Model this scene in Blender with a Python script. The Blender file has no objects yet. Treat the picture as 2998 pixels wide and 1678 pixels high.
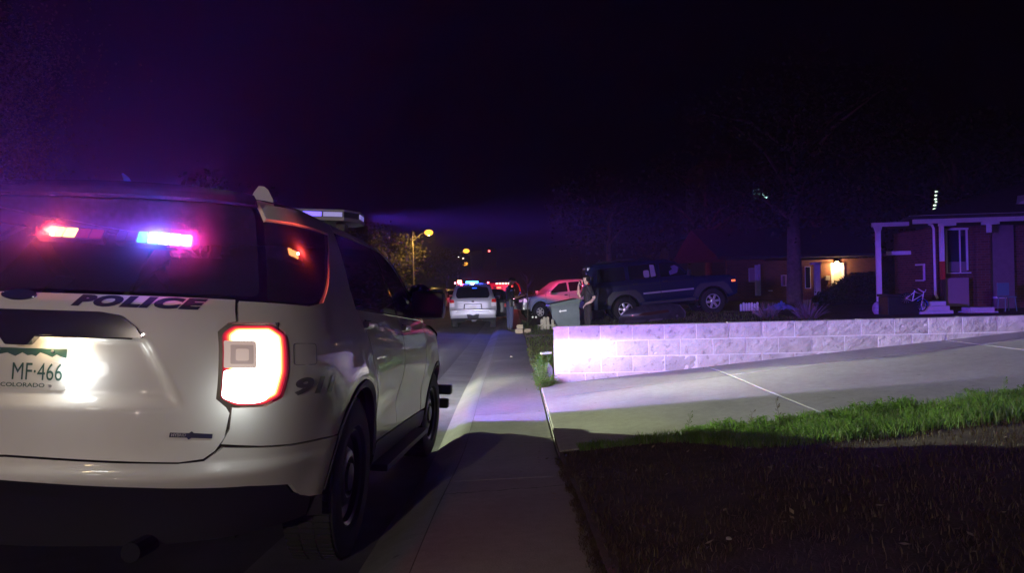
import bpy, bmesh, math, random
import numpy as np
from mathutils import Vector, Matrix
from mathutils.geometry import delaunay_2d_cdt
random.seed(7); RNG = np.random.default_rng(7)
S = bpy.context.scene
COL = S.collection
R_ = math.radians

# ------------------------------------------------------------------ camera
CAMZ = 1.30; FPX = 2100.0; ROLL = 0.0225
cam_d = bpy.data.cameras.new('camera'); cam = bpy.data.objects.new('camera', cam_d); COL.objects.link(cam)
cam_d.sensor_width = 36; cam_d.lens = 36 * FPX / 2998; cam_d.clip_start = 0.05; cam_d.clip_end = 2500
_R = Vector((math.cos(ROLL), 0, -math.sin(ROLL))); _U = Vector((math.sin(ROLL), 0, math.cos(ROLL))); _F = Vector((0, 1, 0))
_m = Matrix((_R, _U, -_F)).transposed().to_4x4(); _m.translation = Vector((0, 0, CAMZ))
cam.matrix_world = _m
S.camera = cam

# ------------------------------------------------------------------ night sky, faint moon, exposure
W = bpy.data.worlds.new('World'); S.world = W; W.use_nodes = True
nt = W.node_tree; bg = nt.nodes['Background']
sky = nt.nodes.new('ShaderNodeTexSky'); sky.sky_type = 'NISHITA'; sky.sun_disc = False
sky.sun_elevation = R_(-4.0); sky.sun_rotation = R_(200); sky.air_density = 1.0; sky.dust_density = 0.6
nt.links.new(sky.outputs[0], bg.inputs[0]); bg.inputs[1].default_value = 0.005
sun_d = bpy.data.lights.new('moon', 'SUN'); sun_d.energy = 0.004; sun_d.angle = R_(0.5); sun_d.color = (0.7, 0.78, 1.0)
sun = bpy.data.objects.new('moon', sun_d); COL.objects.link(sun); sun.rotation_euler = (R_(50), 0, R_(200))
S.view_settings.view_transform = 'Standard'; S.view_settings.look = 'None'
S.view_settings.exposure = 0.0; S.view_settings.gamma = 1.0; S.view_settings.use_curve_mapping = False
S.render.engine = 'CYCLES'
cy = S.cycles
cy.use_denoising = True
try: cy.denoiser = 'OPENIMAGEDENOISE'
except Exception: pass
cy.max_bounces = 5; cy.diffuse_bounces = 2; cy.glossy_bounces = 3; cy.transmission_bounces = 2
cy.transparent_max_bounces = 10; cy.volume_bounces = 0; cy.caustics_reflective = False; cy.caustics_refractive = False
cy.sample_clamp_indirect = 4.0; cy.use_light_tree = True
cy.volume_max_steps = 64

# ------------------------------------------------------------------ helpers
def at(px, py, D):
    """point of the place seen at photograph pixel (px, py), D metres down the street"""
    v = _R * ((px - 1499) / FPX) + _U * ((839 - py) / FPX) + _F
    return Vector((0, 0, CAMZ)) + v * D

def pch(xs, ys):
    xs = np.array(xs, float); ys = np.array(ys, float); h = np.diff(xs); d = np.diff(ys) / h
    m = np.zeros(len(xs)); m[0] = d[0]; m[-1] = d[-1]
    for i in range(1, len(xs) - 1):
        if d[i-1] * d[i] > 0:
            w1 = 2*h[i] + h[i-1]; w2 = h[i] + 2*h[i-1]; m[i] = (w1 + w2) / (w1/d[i-1] + w2/d[i])
    xs_, ys_, h_, m_ = xs.tolist(), ys.tolist(), h.tolist(), m.tolist()
    import bisect
    def g(x):
        if x <= xs_[0]: return ys_[0]
        if x >= xs_[-1]: return ys_[-1]
        i = min(bisect.bisect_right(xs_, x) - 1, len(xs_) - 2)
        s = (x - xs_[i]) / h_[i]
        return (2*s**3-3*s*s+1)*ys_[i] + (s**3-2*s*s+s)*h_[i]*m_[i] + (-2*s**3+3*s*s)*ys_[i+1] + (s**3-s*s)*h_[i]*m_[i+1]
    return g

_M = {}
def mat(name, col, rough=0.6, metal=0.0, coat=0.0, var=0.0, vscale=6.0, bump=0.0, bscale=40.0, emit=None, estr=0.0, spec=0.5, col2=None):
    if name in _M: return _M[name]
    m = bpy.data.materials.new(name); m.use_nodes = True; n = m.node_tree.nodes; l = m.node_tree.links
    b = n['Principled BSDF']; b.inputs['Base Color'].default_value = (*col, 1); b.inputs['Roughness'].default_value = rough
    b.inputs['Metallic'].default_value = metal; b.inputs['Coat Weight'].default_value = coat; b.inputs['Coat Roughness'].default_value = 0.02
    b.inputs['Specular IOR Level'].default_value = spec
    if var or bump or col2:
        tc = n.new('ShaderNodeTexCoord')
    if var or col2:
        nz = n.new('ShaderNodeTexNoise'); nz.inputs['Scale'].default_value = vscale; nz.inputs['Detail'].default_value = 7; nz.inputs['Roughness'].default_value = 0.62
        l.new(tc.outputs['Object'], nz.inputs['Vector'])
        mr = n.new('ShaderNodeMapRange'); mr.inputs[1].default_value = 0.3; mr.inputs[2].default_value = 0.7
        l.new(nz.outputs[0], mr.inputs[0])
        mx = n.new('ShaderNodeMix'); mx.data_type = 'RGBA'
        c2 = col2 if col2 else tuple(min(c * (1 + var), 1) for c in col)
        c1 = tuple(c * (1 - var) for c in col)
        mx.inputs[6].default_value = (*c1, 1); mx.inputs[7].default_value = (*c2, 1)
        l.new(mr.outputs[0], mx.inputs[0]); l.new(mx.outputs[2], b.inputs['Base Color'])
    if bump:
        nb = n.new('ShaderNodeTexNoise'); nb.inputs['Scale'].default_value = bscale; nb.inputs['Detail'].default_value = 8
        l.new(tc.outputs['Object'], nb.inputs['Vector'])
        bp = n.new('ShaderNodeBump'); bp.inputs['Strength'].default_value = bump; bp.inputs['Distance'].default_value = 0.01
        l.new(nb.outputs[0], bp.inputs['Height']); l.new(bp.outputs[0], b.inputs['Normal'])
    if coat >= 1.0 and 'paint' in name:      # panels are bare and dark on the inside
        g = n.new('ShaderNodeNewGeometry'); d = n.new('ShaderNodeBsdfDiffuse'); d.inputs[0].default_value = (.02, .02, .022, 1); x = n.new('ShaderNodeMixShader')
        l.new(g.outputs['Backfacing'], x.inputs[0]); l.new(b.outputs[0], x.inputs[1]); l.new(d.outputs[0], x.inputs[2]); l.new(x.outputs[0], n['Material Output'].inputs[0])
    if emit:
        b.inputs['Emission Color'].default_value = (*emit, 1); b.inputs['Emission Strength'].default_value = estr
    _M[name] = m
    return m

def tag(o, label=None, cat=None, group=None, kind=None):
    if label: o['label'] = label
    if cat: o['category'] = cat
    if group: o['group'] = group
    if kind: o['kind'] = kind
    return o

def empty(name, loc=(0, 0, 0), rz=0.0, mtx=None):
    o = bpy.data.objects.new(name, None); COL.objects.link(o); o.empty_display_size = 0.1
    o.location = loc; o.rotation_euler = (0, 0, rz)
    if mtx is not None: o.matrix_world = mtx
    return o

def mesh_obj(name, verts, faces, m=None, parent=None, smooth=False, mats=None, midx=None, sharp=None):
    me = bpy.data.meshes.new(name); me.from_pydata([tuple(v) for v in verts], [], [tuple(f) for f in faces]); me.update()
    if mats:
        for k in mats: me.materials.append(k)
        if midx is not None: me.polygons.foreach_set('material_index', midx)
    elif m: me.materials.append(m)
    if smooth:
        me.polygons.foreach_set('use_smooth', [True] * len(me.polygons))
        if sharp:
            me.set_sharp_from_angle(angle=R_(sharp))
    o = bpy.data.objects.new(name, me); COL.objects.link(o)
    if parent: o.parent = parent
    return o

class MB:
    """collects shapes that become one mesh"""
    def __init__(s): s.v = []; s.f = []
    def add(s, vs, fs):
        n = len(s.v); s.v += [tuple(v) for v in vs]; s.f += [tuple(i + n for i in f) for f in fs]; return s
    def box(s, x0, x1, y0, y1, z0, z1, M=None, bev=0.0):
        if bev > 0:
            bm = bmesh.new(); bmesh.ops.create_cube(bm, size=1)
            for v in bm.verts: v.co = Vector(((x0+x1)/2 + v.co.x*(x1-x0), (y0+y1)/2 + v.co.y*(y1-y0), (z0+z1)/2 + v.co.z*(z1-z0)))
            bmesh.ops.bevel(bm, geom=bm.edges[:], offset=bev, segments=2, profile=0.6, affect='EDGES')
            vs = [v.co.copy() for v in bm.verts]; fs = [[v.index for v in f.verts] for f in bm.faces]; bm.free()
        else:
            vs = [Vector((x, y, z)) for x in (x0, x1) for y in (y0, y1) for z in (z0, z1)]
            fs = [(0,1,3,2),(4,6,7,5),(0,4,5,1),(2,3,7,6),(0,2,6,4),(1,5,7,3)]
        if M is not None: vs = [M @ v for v in vs]
        return s.add(vs, fs)
    def tube(s, pts, r, n=8, cap=True):
        pts = [Vector(p) for p in pts]; rs = r if isinstance(r, (list, tuple)) else [r] * len(pts)
        vs = []; fs = []; up = None
        for i, p in enumerate(pts):
            d = (pts[min(i+1, len(pts)-1)] - pts[max(i-1, 0)]).normalized()
            a = Vector((0, 0, 1)) if abs(d.z) < 0.9 else Vector((1, 0, 0))
            if up is not None: a = up
            x = d.cross(a).normalized(); y = x.cross(d).normalized(); up = y
            for k in range(n):
                t = 2*math.pi*k/n; vs.append(p + (x*math.cos(t) + y*math.sin(t))*rs[i])
        for i in range(len(pts)-1):
            for k in range(n):
                fs.append((i*n+k, i*n+(k+1) % n, (i+1)*n+(k+1) % n, (i+1)*n+k))
        if cap:
            fs.append(tuple(range(n))[::-1]); fs.append(tuple((len(pts)-1)*n+k for k in range(n)))
        return s.add(vs, fs)
    def lathe(s, prof, n=32, axis='x', M=None, a0=0, a1=2*math.pi):
        """prof: (radius, axial) list"""
        vs = []; fs = []; full = abs(a1-a0-2*math.pi) < 1e-6; k = n if full else n+1
        for i in range(k):
            t = a0 + (a1-a0)*i/n
            for r, a in prof:
                if axis == 'x': v = Vector((a, r*math.cos(t), r*math.sin(t)))
                elif axis == 'z': v = Vector((r*math.cos(t), r*math.sin(t), a))
                else: v = Vector((r*math.sin(t), a, r*math.cos(t)))
                vs.append(M @ v if M is not None else v)
        m = len(prof)
        for i in range(n):
            j = (i+1) % k
            for q in range(m-1):
                fs.append((i*m+q, j*m+q, j*m+q+1, i*m+q+1))
        return s.add(vs, fs)
    def prism(s, poly, y0, y1, plane='xz', M=None):
        """extrude polygon"""
        n = len(poly); vs = []
        for y in (y0, y1):
            for a, b in poly:
                v = Vector((a, y, b)) if plane == 'xz' else (Vector((y, a, b)) if plane == 'yz' else Vector((a, b, y)))
                vs.append(M @ v if M is not None else v)
        fs = [tuple(range(n)), tuple(range(2*n-1, n-1, -1))] + [(i, (i+1) % n, (i+1) % n+n, i+n) for i in range(n)]
        return s.add(vs, fs)
    def build(s, name, m, parent=None, smooth=False, sharp=40):
        o = mesh_obj(name, s.v, s.f, m, parent, smooth, sharp=sharp if smooth else None)
        bm = bmesh.new(); bm.from_mesh(o.data); bmesh.ops.recalc_face_normals(bm, faces=bm.faces); bm.to_mesh(o.data); bm.free()
        return o

def resample(poly, h):
    out = []; n = len(poly)
    for i in range(n):
        a = np.array(poly[i], float); b = np.array(poly[(i+1) % n], float)
        k = max(1, int(math.ceil(np.linalg.norm((b-a)) / h)))
        for j in range(k): out.append(a + (b-a)*j/k)
    return np.array(out)

def rounded(poly, r, seg=4):
    out = []; n = len(poly)
    for i in range(n):
        p = np.array(poly[i], float); a = np.array(poly[i-1], float); b = np.array(poly[(i+1) % n], float)
        rr = r[i] if isinstance(r, (list, tuple)) else r
        da = a-p; db = b-p; la = np.linalg.norm(da); lb = np.linalg.norm(db); q = min(rr, la*.45, lb*.45)
        if q < 1e-5: out.append(p); continue
        p0 = p+da/la*q; p1 = p+db/lb*q
        for k in range(seg+1):
            t = k/seg; out.append((1-t)**2*p0+2*t*(1-t)*p+t*t*p1)
    return out

def inpoly(P, poly):
    x = P[:, 0]; y = P[:, 1]; c = np.zeros(len(P), bool); n = len(poly); j = n-1
    for i in range(n):
        xi, yi = poly[i]; xj, yj = poly[j]
        if yi != yj:
            k = ((yi > y) != (yj > y)) & (x < (xj-xi)*(y-yi)/(yj-yi)+xi); c ^= k
        j = i
    return c

def segdist(P, poly):
    d = np.full(len(P), 1e9); n = len(poly)
    for i in range(n):
        a = poly[i]; b = poly[(i+1) % n]; ab = b-a; L = (ab**2).sum()
        if L < 1e-12: continue
        t = np.clip(((P-a)@ab)/L, 0, 1); q = a+t[:, None]*ab; d = np.minimum(d, np.sqrt(((P-q)**2).sum(1)))
    return d

def patch(name, poly, fn, h=0.03, hz=None, rim=0.0, off=0.0, m=None, parent=None, smooth=True, attr=False, solid=False):
    """fill the outline poly (u, v) and lay it on the surface fn(u, v, offset); rim folds its edge inwards"""
    hz = hz or h
    P = resample(poly, min(h, hz)); lo = P.min(0); hi = P.max(0)
    us = np.arange(lo[0]+h/2, hi[0], h); vs = np.arange(lo[1]+hz/2, hi[1], hz)
    if len(us) and len(vs):
        G = np.array(np.meshgrid(us, vs)).reshape(2, -1).T
        G = G[inpoly(G, P)]
        if len(G): G = G[segdist(G, P) > 0.4*min(h, hz)]
    else: G = np.zeros((0, 2))
    A = np.vstack([P, G]) if len(G) else P; n = len(P)
    r = delaunay_2d_cdt([Vector(a) for a in A], [(i, (i+1) % n) for i in range(n)], [], 0, 1e-7)
    V2 = np.array([[v.x, v.y] for v in r[0]]); T = [tuple(f) for f in r[2]]
    cen = np.array([V2[list(f)].mean(0) for f in T]); ok = inpoly(cen, P); T = [f for f, k in zip(T, ok) if k]
    V = [fn(a, b, off) for a, b in V2]
    F = list(T); nb = n
    ed = {}
    for f in T:
        for i in range(3):
            e = (f[i], f[(i+1) % 3]); ed[e] = 1
    bd = [e for e in ed if (e[1], e[0]) not in ed]
    if rim:
        idx = {}
        for a, b in bd:
            for k in (a, b):
                if k not in idx:
                    idx[k] = len(V); V.append(fn(V2[k][0], V2[k][1], off-rim))
        for a, b in bd: F.append((b, a, idx[a], idx[b]))
        if solid:
            idx2 = dict(idx)
            for k in range(len(V2)):
                if k not in idx2: idx2[k] = len(V); V.append(fn(V2[k][0], V2[k][1], off-rim))
            F += [(idx2[f[2]], idx2[f[1]], idx2[f[0]]) for f in T]
    o = mesh_obj(name, V, F, m, parent, smooth, sharp=50 if smooth else None)
    if attr:
        d = segdist(V2, P); at_ = o.data.attributes.new('edge', 'FLOAT', 'POINT')
        vals = np.zeros(len(V), np.float32); vals[:len(d)] = d; at_.data.foreach_set('value', vals)
    return o

def copy_tree(o, parent=None):
    c = o.copy(); COL.objects.link(c); c.parent = parent
    if parent is not None: c.matrix_parent_inverse = o.matrix_parent_inverse.copy()
    for ch in list(o.children): copy_tree(ch, c)
    return c

def emis(name, col, s, base=(0.02, 0.02, 0.02)):
    if name in _M: return _M[name]
    return mat(name, base, 0.3, emit=col, estr=s)

def lamp(name, kind, loc, energy, col, parent=None, size=0.03, aim=None, spot=150, blend=0.3, band=None, az=None):
    """a lamp inside its fixture; band = (centre elevation, sharp top elevation, width) shapes its beam like its lens does"""
    d = bpy.data.lights.new(name, kind); d.energy = energy; d.color = col
    if kind in ('POINT', 'SPOT'): d.shadow_soft_size = size
    if kind == 'SPOT': d.spot_size = R_(spot); d.spot_blend = blend
    o = bpy.data.objects.new(name, d); COL.objects.link(o); o.location = loc
    if aim is not None: o.rotation_euler = Vector(aim).to_track_quat('-Z', 'Y').to_euler()
    if band or az:
        d.use_nodes = True; t = d.node_tree; n = t.nodes; l = t.links
        em = [k for k in n if k.type == 'EMISSION'][0]
        g = n.new('ShaderNodeNewGeometry'); sp = n.new('ShaderNodeSeparateXYZ'); l.new(g.outputs['Incoming'], sp.inputs[0])
        last = None
        if band:
            cr = n.new('ShaderNodeFloatCurve'); cv = cr.mapping.curves[0]
            mr = n.new('ShaderNodeMapRange'); mr.inputs[1].default_value = -1; mr.inputs[2].default_value = 1
            l.new(sp.outputs[2], mr.inputs[0]); l.new(mr.outputs[0], cr.inputs['Value'])
            pts = [((math.sin(R_(e))+1)/2, w) for e, w in band]
            while len(cv.points) < len(pts): cv.points.new(0.5, 0.5)
            for p, (x, y) in zip(cv.points, pts): p.location = (x, y); p.handle_type = 'VECTOR'
            cr.mapping.update(); last = cr.outputs[0]
        if az:
            # az: list of (azimuth clockwise from +Y in degrees, weight)
            a2 = n.new('ShaderNodeMath'); a2.operation = 'ARCTAN2'; l.new(sp.outputs[0], a2.inputs[0]); l.new(sp.outputs[1], a2.inputs[1])
            mr = n.new('ShaderNodeMapRange'); mr.inputs[1].default_value = -math.pi; mr.inputs[2].default_value = math.pi
            l.new(a2.outputs[0], mr.inputs[0])
            cr = n.new('ShaderNodeFloatCurve'); cv = cr.mapping.curves[0]
            pts = [((a+180)/360, w) for a, w in az]
            while len(cv.points) < len(pts): cv.points.new(0.5, 0.5)
            for p, (x, y) in zip(cv.points, pts): p.location = (x, y); p.handle_type = 'VECTOR'
            cr.mapping.update(); l.new(mr.outputs[0], cr.inputs['Value'])
            if last is not None:
                mm = n.new('ShaderNodeMath'); mm.operation = 'MULTIPLY'; l.new(last, mm.inputs[0]); l.new(cr.outputs[0], mm.inputs[1]); last = mm.outputs[0]
            else: last = cr.outputs[0]
        l.new(last, em.inputs['Strength'])
    if parent is not None: o.parent = parent
    return o

def text_mesh(txt, size=1.0, bold=0.0, shear=0.0, sx=1.0, spacing=1.0):
    """2-D triangles of a word: verts (x, y), faces; starts at x=0, height ~0.7*size"""
    c = bpy.data.curves.new('t', 'FONT'); c.body = txt; c.size = size; c.offset = bold; c.shear = shear; c.space_character = spacing; c.resolution_u = 4
    o = bpy.data.objects.new('t', c); COL.objects.link(o); dg = bpy.context.evaluated_depsgraph_get()
    me = bpy.data.meshes.new_from_object(o.evaluated_get(dg)); bpy.data.objects.remove(o); bpy.data.curves.remove(c)
    V = [(v.co.x*sx, v.co.y) for v in me.vertices]; F = [tuple(p.vertices) for p in me.polygons]; bpy.data.meshes.remove(me)
    return V, F

# ================================================================== THE SETTING
g_ = pch([-60, -30, 0, 3.5, 6.52, 9.3, 14, 24, 28, 75, 200, 700], [1.0, .6, .14, 0, -.222, -.20, -.26, -.33, -.35, -.42, -.5, -.7])
cr_ = pch([0, .5, 2, 4, 6, 9.2], [0, .035, .104, .15, .12, 0])
XR, XL = -0.78, -10.0                       # gutter lines right and left
XC, XW = -0.44, 0.33                        # back of the rolled curb, yard edge of the walk
def road_z(X, Y): return g_(Y) + cr_(XR - X)
def walk_z(X, Y): return g_(Y) + .12 + .03 * (X - XC)
def drive_z(X): return .006 + .101 * (X - .34)
yd_ = pch([.33, 2, 3.5, 6.2, 9, 15, 40, 300], [0, .08, .34, .54, .5, .5, .6, .8])
def vn(x, y):
    return (math.sin(x*2.1+1.3*math.sin(y*1.7)) + math.sin(y*2.7+x*.9) + .6*math.sin(x*5.3-y*4.1) + .4*math.sin(y*9.1+x*7.7)) / 3
def lawn_z(X, Y):
    e = walk_z(XW, Y) * 1.0
    b = e + .015 + .101 * (X - .34)
    if X > 4: b = e + .015 + .101*3.66 + .09*(X-4)
    t = min(max((5.6 - Y) / 1.2, 0), 1)
    b = b * t + (drive_z(X) - .01) * (1 - t)
    ed = .010 * max(0, 1-(X-.33)/.25) * (1+.6*vn(X*3, Y*5))
    return b + ed*min(1, max(0, (5.55-Y)*3)) + .018 * vn(X*1.3, Y*1.3) * min(1, (X-.33)*3) * min(1, max(0, (5.6-Y)*2.5))
def yard_z(X, Y): return walk_z(XW, Y) - .01 + .10*min(max((Y-24.5)/3, 0), 1)*min(max((X-.4)/.6, 0), 1)*(1 if X < 3 else max(.0, 1-(X-3)/4)) + yd_(X) * min(1, max(.55, (Y-9)/6)) + .02*vn(X*.8, Y*.8)*min(1, (X-.33))

def conc(name, c=(.30, .285, .26), sc=1.0):
    if name in _M: return _M[name]
    m = mat(name, c, 0.78, bump=.35, bscale=160, spec=.35); n = m.node_tree.nodes; l = m.node_tree.links; b = n['Principled BSDF']
    tc = n.new('ShaderNodeTexCoord')
    def noise(s, d, lo, hi, rough=.6):
        z = n.new('ShaderNodeTexNoise'); z.inputs['Scale'].default_value = s; z.inputs['Detail'].default_value = d; z.inputs['Roughness'].default_value = rough
        l.new(tc.outputs['Object'], z.inputs['Vector']); r = n.new('ShaderNodeMapRange'); r.inputs[1].default_value = .32; r.inputs[2].default_value = .68
        r.inputs[3].default_value = lo; r.inputs[4].default_value = hi; l.new(z.outputs[0], r.inputs[0]); return r.outputs[0]
    a = noise(.9*sc, 6, .80, 1.10); b2 = noise(14*sc, 5, .90, 1.07); c2 = noise(120*sc, 2, .90, 1.10)
    m1 = n.new('ShaderNodeMath'); m1.operation = 'MULTIPLY'; l.new(a, m1.inputs[0]); l.new(b2, m1.inputs[1])
    m2 = n.new('ShaderNodeMath'); m2.operation = 'MULTIPLY'; l.new(m1.outputs[0], m2.inputs[0]); l.new(c2, m2.inputs[1])
    # scattered dark specks and stains
    vo = n.new('ShaderNodeTexVoronoi'); vo.inputs['Scale'].default_value = 3.2*sc; l.new(tc.outputs['Object'], vo.inputs['Vector'])
    sp = n.new('ShaderNodeMapRange'); sp.inputs[1].default_value = .03; sp.inputs[2].default_value = .07; sp.inputs[3].default_value = .55; sp.inputs[4].default_value = 1; l.new(vo.outputs['Distance'], sp.inputs[0])
    m3 = n.new('ShaderNodeMath'); m3.operation = 'MULTIPLY'; l.new(m2.outputs[0], m3.inputs[0]); l.new(sp.outputs[0], m3.inputs[1])
    mx = n.new('ShaderNodeVectorMath'); mx.operation = 'SCALE'; mx.inputs[0].default_value = c; l.new(m3.outputs[0], mx.inputs['Scale'])
    l.new(mx.outputs[0], b.inputs['Base Color'])
    return m

M_soil = mat('soil', (.045, .026, .019), 0.95, var=.35, vscale=5, bump=.8, bscale=60, col2=(.085, .055, .038))
M_walk = conc('sidewalk_concrete', (.27, .255, .235)); M_drive = conc('driveway_concrete', (.33, .315, .28))
M_pan = conc('gutter_concrete', (.25, .24, .225))
M_asph = mat('asphalt', (.022, .022, .026), .85, var=.4, vscale=1.1, bump=.9, bscale=220, col2=(.055, .053, .055))
M_joint = mat('joint_dirt', (.14, .12, .10), .95, var=.3, vscale=20)

# ground sheet out to the horizon
def ground_z(X, Y):
    if X > XW + 1e-6:
        if Y < 5.6: return lawn_z(X, Y)
        if Y < 9.28: return (drive_z(X) - .12) if X < 8.6 else drive_z(8.6) + .01*(X-8.6)
        return yard_z(X, Y)
    if X > XL + 1e-6: return g_(Y) - .3 if X > XR-9.3 else g_(Y) - .3
    return g_(Y) + .12 + .01 * min(-(X - XL), 60)
xs = sorted(set([-400, -250, -150, -90, -60, -40, -25, -16, -12, XL-.5, XL-.01, XL, -9, XR, XW, XW+.012] + [round(.4+.16*i, 3) for i in range(52)] + [8.62, 9.2, 10, 11, 12, 13, 14, 16, 20, 26, 35, 60, 100, 180, 300, 400]))
ys = sorted(set([-60, -40, -20, -8, -2, 0, 1] + [round(1.4+.16*i, 3) for i in range(27)] + [5.598, 5.602, 7, 8.5, 9.279, 9.281] + [round(9.6+.35*i, 3) for i in range(50)] + [28, 30, 33, 36, 40, 45, 52, 60, 75, 100, 140, 200, 300, 450, 700]))
V = [(x, y, ground_z(x, y)) for x in xs for y in ys]; ny = len(ys)
F = [(i*ny+j, (i+1)*ny+j, (i+1)*ny+j+1, i*ny+j+1) for i in range(len(xs)-1) for j in range(ny-1)]
tag(mesh_obj('ground', V, F, M_soil, smooth=True), kind='structure')

def strip(name, xs, ys, zf, m, kind='structure', parent=None, smooth=True):
    V = [(x, y, zf(x, y)) for x in xs for y in ys]; ny = len(ys)
    F = [(i*ny+j, (i+1)*ny+j, (i+1)*ny+j+1, i*ny+j+1) for i in range(len(xs)-1) for j in range(ny-1)]
    o = mesh_obj(name, V, F, m, parent, smooth)
    if kind: o['kind'] = kind
    return o
yr = [-30, -15, -6] + [round(-2+.5*i, 2) for i in range(70)] + [36, 42, 50, 60, 75, 100, 140, 200, 300, 450, 690]
strip('road', [XL, -9.2, -8, -6.8, -5.5, -4.2, -3.2, -2.6, -2.1, -1.7, -1.4, -1.22], yr, road_z, M_asph)
cz_ = lambda x, y: (road_z(x, y) + .004) if x <= XR + 1e-6 else g_(y) + .004 + .118 * (0.5 - 0.5*math.cos(math.pi*min(1, (x-XR)/(XC-XR))))
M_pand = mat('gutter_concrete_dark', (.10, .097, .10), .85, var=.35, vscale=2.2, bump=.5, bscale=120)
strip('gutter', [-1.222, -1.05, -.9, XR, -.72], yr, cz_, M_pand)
strip('curb', [-.72, -.66, -.60, -.54, -.49, XC-.001], yr, cz_, M_pan)
strip('left_curb', [XL-.45, XL-.2, XL-.02, XL+.02], yr, lambda x, y: g_(y) + (.13 if x < XL-.1 else (.12 if x < XL else -.02)), M_pan)

def slab(x0, x1, y0, y1, zf, m, parent, ny=6, nx=4, th=.12, bev=.008, name='slab'):
    """a concrete slab with a tooled edge"""
    us = [x0, x0+bev] + [x0+(x1-x0)*k/nx for k in range(1, nx)] + [x1-bev, x1]
    vs = [y0, y0+bev] + [y0+(y1-y0)*k/ny for k in range(1, ny)] + [y1-bev, y1]
    V = []; nv = len(vs)
    for i, x in enumerate(us):
        for j, y in enumerate(vs):
            e = i in (0, len(us)-1) or j in (0, nv-1)
            V.append((x, y, zf(x, y) - (bev*.9 if e else 0)))
    F = [(i*nv+j, (i+1)*nv+j, (i+1)*nv+j+1, i*nv+j+1) for i in range(len(us)-1) for j in range(nv-1)]
    per = [(i, 0) for i in range(len(us))] + [(len(us)-1, j) for j in range(1, nv)] + [(i, nv-1) for i in range(len(us)-2, -1, -1)] + [(0, j) for j in range(nv-2, 0, -1)]
    base = len(V)
    for i, j in per:
        x, y, z = V[i*nv+j]; V.append((x, y, z-th))
    n = len(per)
    for k in range(n):
        a = per[k]; b = per[(k+1) % n]; F.append((b[0]*nv+b[1], a[0]*nv+a[1], base+k, base+(k+1) % n))
    return mesh_obj(name, V, F, m, parent, True, sharp=35)

M_clod = None
walk = empty('sidewalk'); walk['kind'] = 'structure'
strip('joint_bed', [XC-.002, XW+.01], yr, lambda x, y: walk_z(x, y) - .012, M_joint, kind=None, parent=walk)
y = -1.35
for k in range(13):
    slab(XC, XW-.002, y+.006, y+3.05-.006, walk_z, M_walk, walk, ny=8, bev=.003); y += 3.05
slab(XC+.002, XW-.002, y+.006, 120, walk_z, M_walk, walk, ny=24)
strip('far_curb_walk', [XL-1.4, XL-.46], yr, lambda x, y: g_(y)+.14, M_walk)

def crack(x0, y0, x1, y1, n, seed, wd=.004):
    rg = random.Random(seed); L = []; 
    for k in range(n+1):
        t = k/n; L.append((x0+(x1-x0)*t+rg.uniform(-.012, .012), y0+(y1-y0)*t+rg.uniform(-.015, .015)))
    V = []; F = []
    for k, (a, b) in enumerate(L): w = wd*rg.uniform(.4, 1.2); V += [(a, b-w, walk_z(a, b)+.003), (a, b+w, walk_z(a, b)+.003)]
    F = [(2*k, 2*k+2, 2*k+3, 2*k+1) for k in range(n)]; return mesh_obj('crack', V, F, mat('crack_dirt', (.02, .018, .015), .95), walk)
crack(XC+.01, 4.30, .28, 4.38, 26, 3); crack(-.30, 6.4, .31, 6.25, 20, 5, .002); crack(.05, 9.9, .31, 12.2, 30, 7, .004)
drive = empty('driveway'); drive['kind'] = 'structure'
strip('joint_bed', [.335, 8.6], [5.62, 7, 9.25], lambda x, y: drive_z(x) - .02, M_joint, kind=None, parent=drive)
dz = lambda x, y: drive_z(x) - .004*vn(x*.7, y*.7)
for x0, x1 in ((.345, 2.465), (2.477, 5.35), (5.362, 8.55)):
    slab(x0, x1, 5.60, 8.24, dz, M_drive, drive, ny=8, nx=8)
    slab(x0, x1, 8.252, 9.262, dz, M_drive, drive, ny=4, nx=8)

# ------------------------------------------------------------------ block wall
wall = empty('block_wall', (.518, 9.30, 0), math.atan2(-.45, 5.78))
tag(wall, 'low split-face concrete block wall running up beside the driveway', 'wall')
M_blk = mat('split_face_block', (.50, .46, .40), .92, var=.12, vscale=7, bump=.9, bscale=60, col2=(.60, .56, .49), spec=.25)
nd = M_blk.node_tree.nodes; lk = M_blk.node_tree.links
oi = nd.new('ShaderNodeObjectInfo'); mrr = nd.new('ShaderNodeMapRange'); mrr.inputs[3].default_value = .80; mrr.inputs[4].default_value = 1.06
lk.new(oi.outputs['Random'], mrr.inputs[0]); src = nd['Principled BSDF'].inputs['Base Color'].links[0].from_socket
vmm = nd.new('ShaderNodeVectorMath'); vmm.operation = 'SCALE'; lk.new(src, vmm.inputs[0]); lk.new(mrr.outputs[0], vmm.inputs['Scale'])
vo = nd.new('ShaderNodeTexVoronoi'); vo.inputs['Scale'].default_value = 34; tcc = nd.new('ShaderNodeTexCoord')
nz2 = nd.new('ShaderNodeTexNoise'); nz2.inputs['Scale'].default_value = 16; nz2.inputs['Detail'].default_value = 6
lk.new(tcc.outputs['Object'], nz2.inputs['Vector']); lk.new(tcc.outputs['Object'], vo.inputs['Vector'])
pt = nd.new('ShaderNodeMapRange'); pt.inputs[1].default_value = .33; pt.inputs[2].default_value = .42; pt.inputs[3].default_value = .68; pt.inputs[4].default_value = 1; lk.new(nz2.outputs[0], pt.inputs[0])
vm2 = nd.new('ShaderNodeVectorMath'); vm2.operation = 'SCALE'; lk.new(vmm.outputs[0], vm2.inputs[0]); lk.new(pt.outputs[0], vm2.inputs['Scale'])
lk.new(vm2.outputs[0], nd['Principled BSDF'].inputs['Base Color'])
M_mort = mat('mortar', (.70, .67, .63), .95, var=.12, vscale=30, bump=.4)
BW, BH, BT = .4064, .2032, .20
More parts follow.
